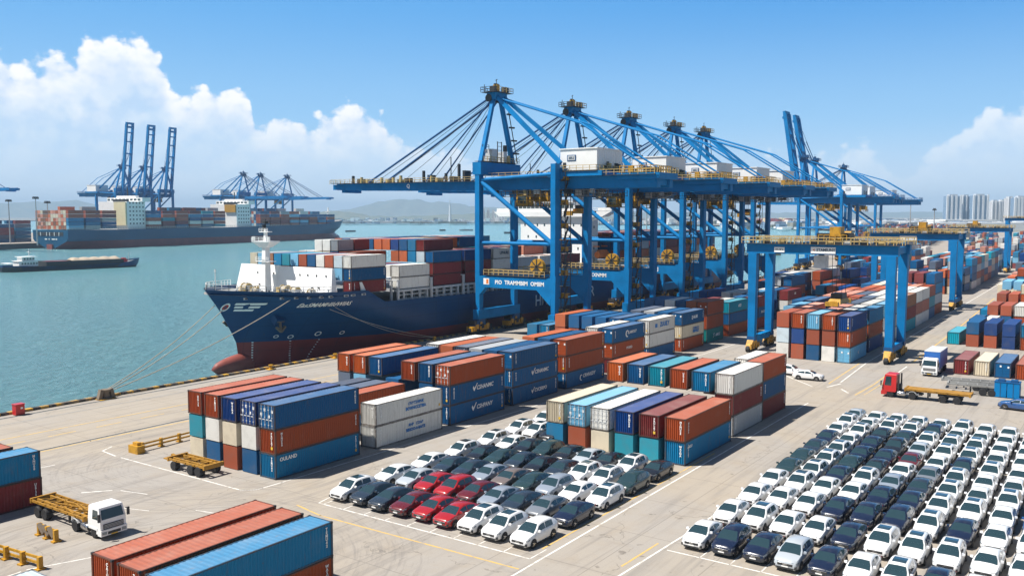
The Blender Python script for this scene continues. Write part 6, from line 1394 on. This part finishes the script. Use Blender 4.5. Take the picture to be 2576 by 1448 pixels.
o = link('scrap_pile', mb.mesh('scrap_pile', ['stone']), None); tag(o, 'dark bars stacked inside the short yellow barrier', 'scrap')
barrier('long yellow rail beside the pale ribbed container, bottom left', (34.1, 68.4), (33.2, 77.0), 5)
mb = MB()
for i in range(6): mb.bar((32.0 + rr.uniform(-.8, .8), 73 + rr.uniform(-1.5, 1.5), .2), (32.6 + rr.uniform(-.8, .8), 74.5 + rr.uniform(-1.5, 1.5), .9), .3, .3, i % 2)
o = link('scrap_heap', mb.mesh('scrap_heap', ['yellow', 'stone'])); tag(o, 'tangled yellow frame at the left edge behind the long rail', 'scrap')
rb_ = thing('service_box', 'red service box on the quay edge at the far left', 'box', (60.2, 124.7, 0)); mb = MB(); mb.box(-.6, -.5, .08, .6, .5, 1.45); link('box_body', mb.mesh('box_body', ['red']), rb_); mb = MB(); mb.box(-.66, -.56, 1.45, .66, .56, 1.55); link('lid', mb.mesh('lid', ['red']), rb_); mb = MB(); mb.box(.05, -.52, .85, .35, -.5, 1.1); link('door_label', mb.mesh('door_label', ['mark']), rb_)
def bollard(x, y, label, s=1.0, gp='mooring bollards on the quay'):
    t = thing('mooring_bollard', label, 'bollard', (x, y, 0), 0, gp)
    mb = MB(); mb.lathe([(0, 0), (.55, 0), (.55, .12), (.30, .2), (.26, .55), (.42, .72), (.42, .85), (0, .92)], 'z', (0, 0, 0), 14); mb.v = [(a * s, b * s, c * s) for a, b, c in mb.v]; me = mb.mesh('bollard_post', ['stone' if s > 1 else 'yellow']); smooth(me, 50); link('bollard_post', me, t)
    mb = MB(); mb.box(-.75 * s, -.6 * s, 0, .75 * s, .6 * s, .10); link('base_plate', mb.mesh('base_plate', ['yellow']), t); return t
b0 = bollard(73.0, 125.0, 'rusty bollard with three ropes to the ship bow', 1.7)
for s_ in (-1, 1):
    mb = MB(); mb.bar((s_ * 1.1, -.1, .1), (s_ * .7, -.1, 1.5), .5, .7); link('guard_plate', mb.mesh('guard_plate', ['stone']), b0)
for x in (104, 119.5, 134, 149, 190, 215): bollard(x, 125.0, {104: 'yellow bollard before the bulbous bow', 119.5: 'yellow bollard holding the rope from the ship name', 134: 'yellow bollard behind the orange container pair', 149: 'yellow bollard left of the nearest crane wheels', 190: 'yellow bollard between the first and second cranes', 215: 'yellow bollard by the second crane wheels'}[x], 1.0)
def rope(label, a, b, sag, r=.075, gp='mooring ropes of the near ship'):
    a, b = Vector(a), Vector(b); pts = [a.lerp(b, i / 16) - Vector((0, 0, sag * 4 * (i / 16) * (1 - i / 16))) for i in range(17)]
    mb = MB(); mb.tube(pts, r, 6); o = link('mooring_rope', mb.mesh('mooring_rope', ['rope'])); tag(o, label, 'rope', gp)
rope('mooring rope from the bow stem, leftmost of three', (S1x + 2.0, S1y - .4, 9.9), (73.0, 125.2, 1.2), .9); rope('mooring rope from the bow emblem, middle of three', (S1x + 3.0, S1y - 1.6, 9.0), (73.2, 125.1, 1.1), .9); rope('mooring rope from the bulwark opening, rightmost of three', (S1x + 10.4, S1y - 12.2, 10.8), (73.5, 125.0, 1.0), .9)
rope('thin rope from the ship name down to the quay', (S1x + 17.5, S1y - 15.6, 8.6), (148.6, 125.1, .8), .7, .05)
rope('thin slack rope beside the rope from the ship name', (S1x + 18.6, S1y - 15.9, 9.0), (148.9, 125.2, .7), 1.6, .04)
# rocks along the quay edge beyond the cranes
# ---------------------------------------------------------------- place the containers: the 300 that show largest are things, the rest one mass
filled = {}
for s in SPEC: filled[(s['ph'], s['col'], s['tier'])] = s
occ = set((s['ph'], s['col'], round(s['z'] / s['H'], 1)) for s in SPEC)
heights = {}
for s in SPEC: heights[(s['ph'], s['col'])] = max(heights.get((s['ph'], s['col']), 0), s['z'] + s['H'])
def infront(s):      # something of the same height close in front of the -x end?
    for q in SPEC:
        if q is not s and abs(q['y'] - s['y']) < 1.0 and q['x'] + q['L'] > s['x'] - 3.2 and q['x'] + q['L'] < s['x'] + .8 and abs(q['z'] - s['z']) < .8: return True
    return False
vis = []
for s in SPEC:
    px, py, d = proj((s['x'] + s['L'] * .5, s['y'], s['z'] + s['H'] / 2)); s['d'] = d
    inf = any(-20 < proj((s['x'] + a, s['y'] + b, s['z'] + c))[0] < 2600 and -20 < proj((s['x'] + a, s['y'] + b, s['z'] + c))[1] < 1470 for a in (0, s['L']) for b in (-1.2, 1.2) for c in (0, s['H']))
    side = s['col'] == 0 or heights.get((s['ph'], s['col'] - 1), 0) < s['z'] + s['H'] * .5
    topv = s['top']; endv = not infront(s)
    ship = s['group'] == SH
    if ship and s['z'] < 13 and not side: endv = False
    s['vis'] = inf and (side or topv or endv); s['score'] = (3.0 if side else 0) * s['L'] / d + (2.0 if topv else 0) * 6 / d + (2.4 if endv else 0) * 5 / d
    if ship and not side: s['score'] *= .6
    if s['vis']: vis.append(s)
vis.sort(key=lambda s: -s['score'])
LIM = 300
solo, rest = vis[:LIM], vis[LIM:]
print('containers', len(SPEC), 'visible', len(vis), 'solo', len(solo), 'far', len(rest), len(FAR2))
seen = {}
def clabel(s):
    name = PAL[s['c']][1]; ph = s['ph']
    pos = '' if s['ncol'] == 1 else (', ' + (ORD[s['col']] if s['col'] < 9 else {9: 'tenth from right', 10: 'eleventh from right', 11: 'leftmost'}.get(s['col'], 'far left')))
    if s['ncol'] > 1 and s['col'] == s['ncol'] - 1: pos = ', leftmost'
    tr = {'single': '', 'top': 'top tier'}.get(s['tier'], s['tier'] + ' tier')
    return ('%s container%s%s, %s' % (name, ', ' + tr if tr else '', pos, ph)).replace(' ,', ',')
for i, s in enumerate(solo):
    near = s['d'] < 132; mid = s['d'] < 230
    L, H = round(s['L'], 1), round(s['H'], 2); col = PAL[s['c']][0]
    lab = clabel(s)
    if near or mid:
        t = thing('shipping_container', lab, 'container', (s['x'], s['y'], s['z']), 0, s['group'])
        link('shell', cshell(L, s['door'], H, .30 if near else .44), t, None, col); link('frame', cframe(L, H), t, None, col)
        if near: link('corner_casting', ccast(L, H), t, None, col)
        if s['door']:
            for sd in (-1, 1):
                d_ = link('door', cdoor(sd, H), t, None, col)
                if near:
                    for yy in (.28, .82): link('lock_rod', crod(H), d_, (.02, sd * yy, 0))
            if s['c'] not in 'wc':
                for yy, zz in ((-.85, 1.9), (.3, 2.0), (.85, 1.5), (-.35, 1.35))[:4 if near else 2]: link('door_label', cplac(), t, (0, yy, zz))
        if s['logo']: logo(s['logo'], t, L, H)
        if s['d'] < 190:
            if s['col'] == 0: cid(t, i, 'side_far', L, H)
            if s['col'] == 0 and i % 2: cid(t, i + 3, 'side_near', L, H)
            if not s['door']: cid(t, i + 1, 'end', L, H)
    else:
        key = ('far', L, H)
        if key not in _cm:
            mb = MB(); mb.box(.06, -1.18, .12, L - .06, 1.18, H - .08, 0)
            for x in (0, L - .15):
                for y in (-1.22, 1.07): mb.box(x, y, 0, x + .15, y + .15, H - .03, 1)
            for y in (-1.22, 1.10): mb.box(.15, y, H - .14, L - .15, y + .12, H - .03, 1); mb.box(.15, y, 0, L - .15, y + .12, .14, 1)
            _cm[key] = mb.mesh('shipping_container', ['cont', 'cframe'])
        o = link('shipping_container', _cm[key], None, (s['x'], s['y'], s['z']), col); tag(o, lab, 'container', s['group'])
        if s['logo']: logo(s['logo'], o, L, H)
# the rest as one mass with a colour per face
verts, faces, fcol = [], [], []
def far_box(o, rot, L, W, H, col):
    c, s_ = math.cos(rot), math.sin(rot); n = len(verts)
    for z in (.05, H - .08):
        for x, y in ((.06, -W / 2 + .06), (L - .06, -W / 2 + .06), (L - .06, W / 2 - .06), (.06, W / 2 - .06)): verts.append((o[0] + x * c - y * s_, o[1] + x * s_ + y * c, o[2] + z))
    v = R.uniform(.75, 1.1)
    for q in ((3, 2, 1, 0), (4, 5, 6, 7), (0, 1, 5, 4), (1, 2, 6, 5), (2, 3, 7, 6), (3, 0, 4, 7)): faces.append(tuple(n + i for i in q)); fcol.append((col[0] * v, col[1] * v, col[2] * v, 1))
for s in rest: far_box((s['x'], s['y'], s['z']), 0, s['L'], CW, s['H'], PAL[s['c']][0])
for p, rot, L, W, H, col in FAR2: far_box(p, rot, L, W, H, col)
fq_r = random.Random(9)
for a in range(-330, 60, 18):                   # stacks on the far quay behind the ship, at the left edge
    for o in range(0, 5):
        for k in range(fq_r.randint(4, 6)):
            q = far2(a, 42 + o * 4.2); far_box((q[0], q[1], 1 + k * 3.5), math.radians(10.5), 16.5, 3.3, 3.4, PAL[fq_r.choice('mrmbnbbdM')][0])
me = bpy.data.meshes.new('shipping_containers'); me.from_pydata(verts, [], faces)
ca = me.color_attributes.new('tint', 'FLOAT_COLOR', 'CORNER'); k = 0; buf = []
for f, c in zip(faces, fcol): buf += list(c) * len(f)
ca.data.foreach_set('color', buf)
m, t, b = newmat('far_container_paint'); at = t.n('ShaderNodeVertexColor', layer_name='tint'); g = t.n('ShaderNodeNewGeometry')
nz = t.noise(g.outputs['Position'], .7, 4).outputs[0]; t.set(b, 'Base Color', t.mix(t.m('MULTIPLY', t.ss(nz, .45, .7), .18), at.outputs[0], (.14, .12, .10))); b.inputs['Roughness'].default_value = .6
me.materials.append(m); o = link('shipping_containers', me); tag(o, 'far stacked containers on the distant quay, on the far ship and deep in the yard', 'containers', kind='stuff')
# ---------------------------------------------------------------- yard clutter and rocks beyond the cranes
rk = random.Random(12)
mb = MB()
for i in range(420):
    x = rk.uniform(330, 520); y = (126.4 + (x - 330) * .13 if x < 400 else 135.5 + (x - 400) * .16 if x < 460 else 145 + (x - 460) * .2) + rk.uniform(-.8, .6); s = rk.uniform(.4, 1.1); p = [(x + rk.uniform(-s, s), y + rk.uniform(-s, s), rk.uniform(-.5, .2) + (s * 1.3 if j > 3 else 0)) for j in range(8)]
    mb.hexa([(x - s, y - s, -.5), (x + s, y - s * .8, -.5), (x + s * .9, y + s, -.5), (x - s * .8, y + s, -.5)], [(x - s * .5, y - s * .4, s * .8), (x + s * .4, y - s * .5, s), (x + s * .5, y + s * .5, s * .9), (x - s * .4, y + s * .4, s * .7)], i % 2)
o = link('rocks', mb.mesh('rocks', ['stone', 'dark'])); tag(o, 'rough rocks along the water edge beyond the cranes', 'rocks', kind='stuff')
# ---------------------------------------------------------------- sea air
mb = MB(); mb.box(-400, -5000, -10, 12500, 12500, 240); hz_ = link('haze', mb.mesh('haze', [])); hz_['kind'] = 'stuff'; hz_['label'] = 'thin bluish sea haze over the harbour'; hz_['category'] = 'haze'
m = bpy.data.materials.new('haze'); m.use_nodes = True; nt = m.node_tree; nt.nodes.clear()
pv = nt.nodes.new('ShaderNodeVolumePrincipled'); pv.inputs['Color'].default_value = (.52, .75, 1.0, 1); pv.inputs['Density'].default_value = .00012; pv.inputs['Anisotropy'].default_value = 0.0
out = nt.nodes.new('ShaderNodeOutputMaterial'); nt.links.new(pv.outputs[0], out.inputs['Volume']); m.cycles.homogeneous_volume = True
hz_.data.materials.append(m)
dup = {k: v for k, v in LAB.items() if len(v) > 1}
for k, v in list(dup.items())[:20]: print('DUP', len(v), k)
for k in LAB:
    n = len(k.split())
    if n < 4 or n > 16: print('LEN', n, k)
print('labels', len(LAB), 'objects', len(bpy.data.objects))
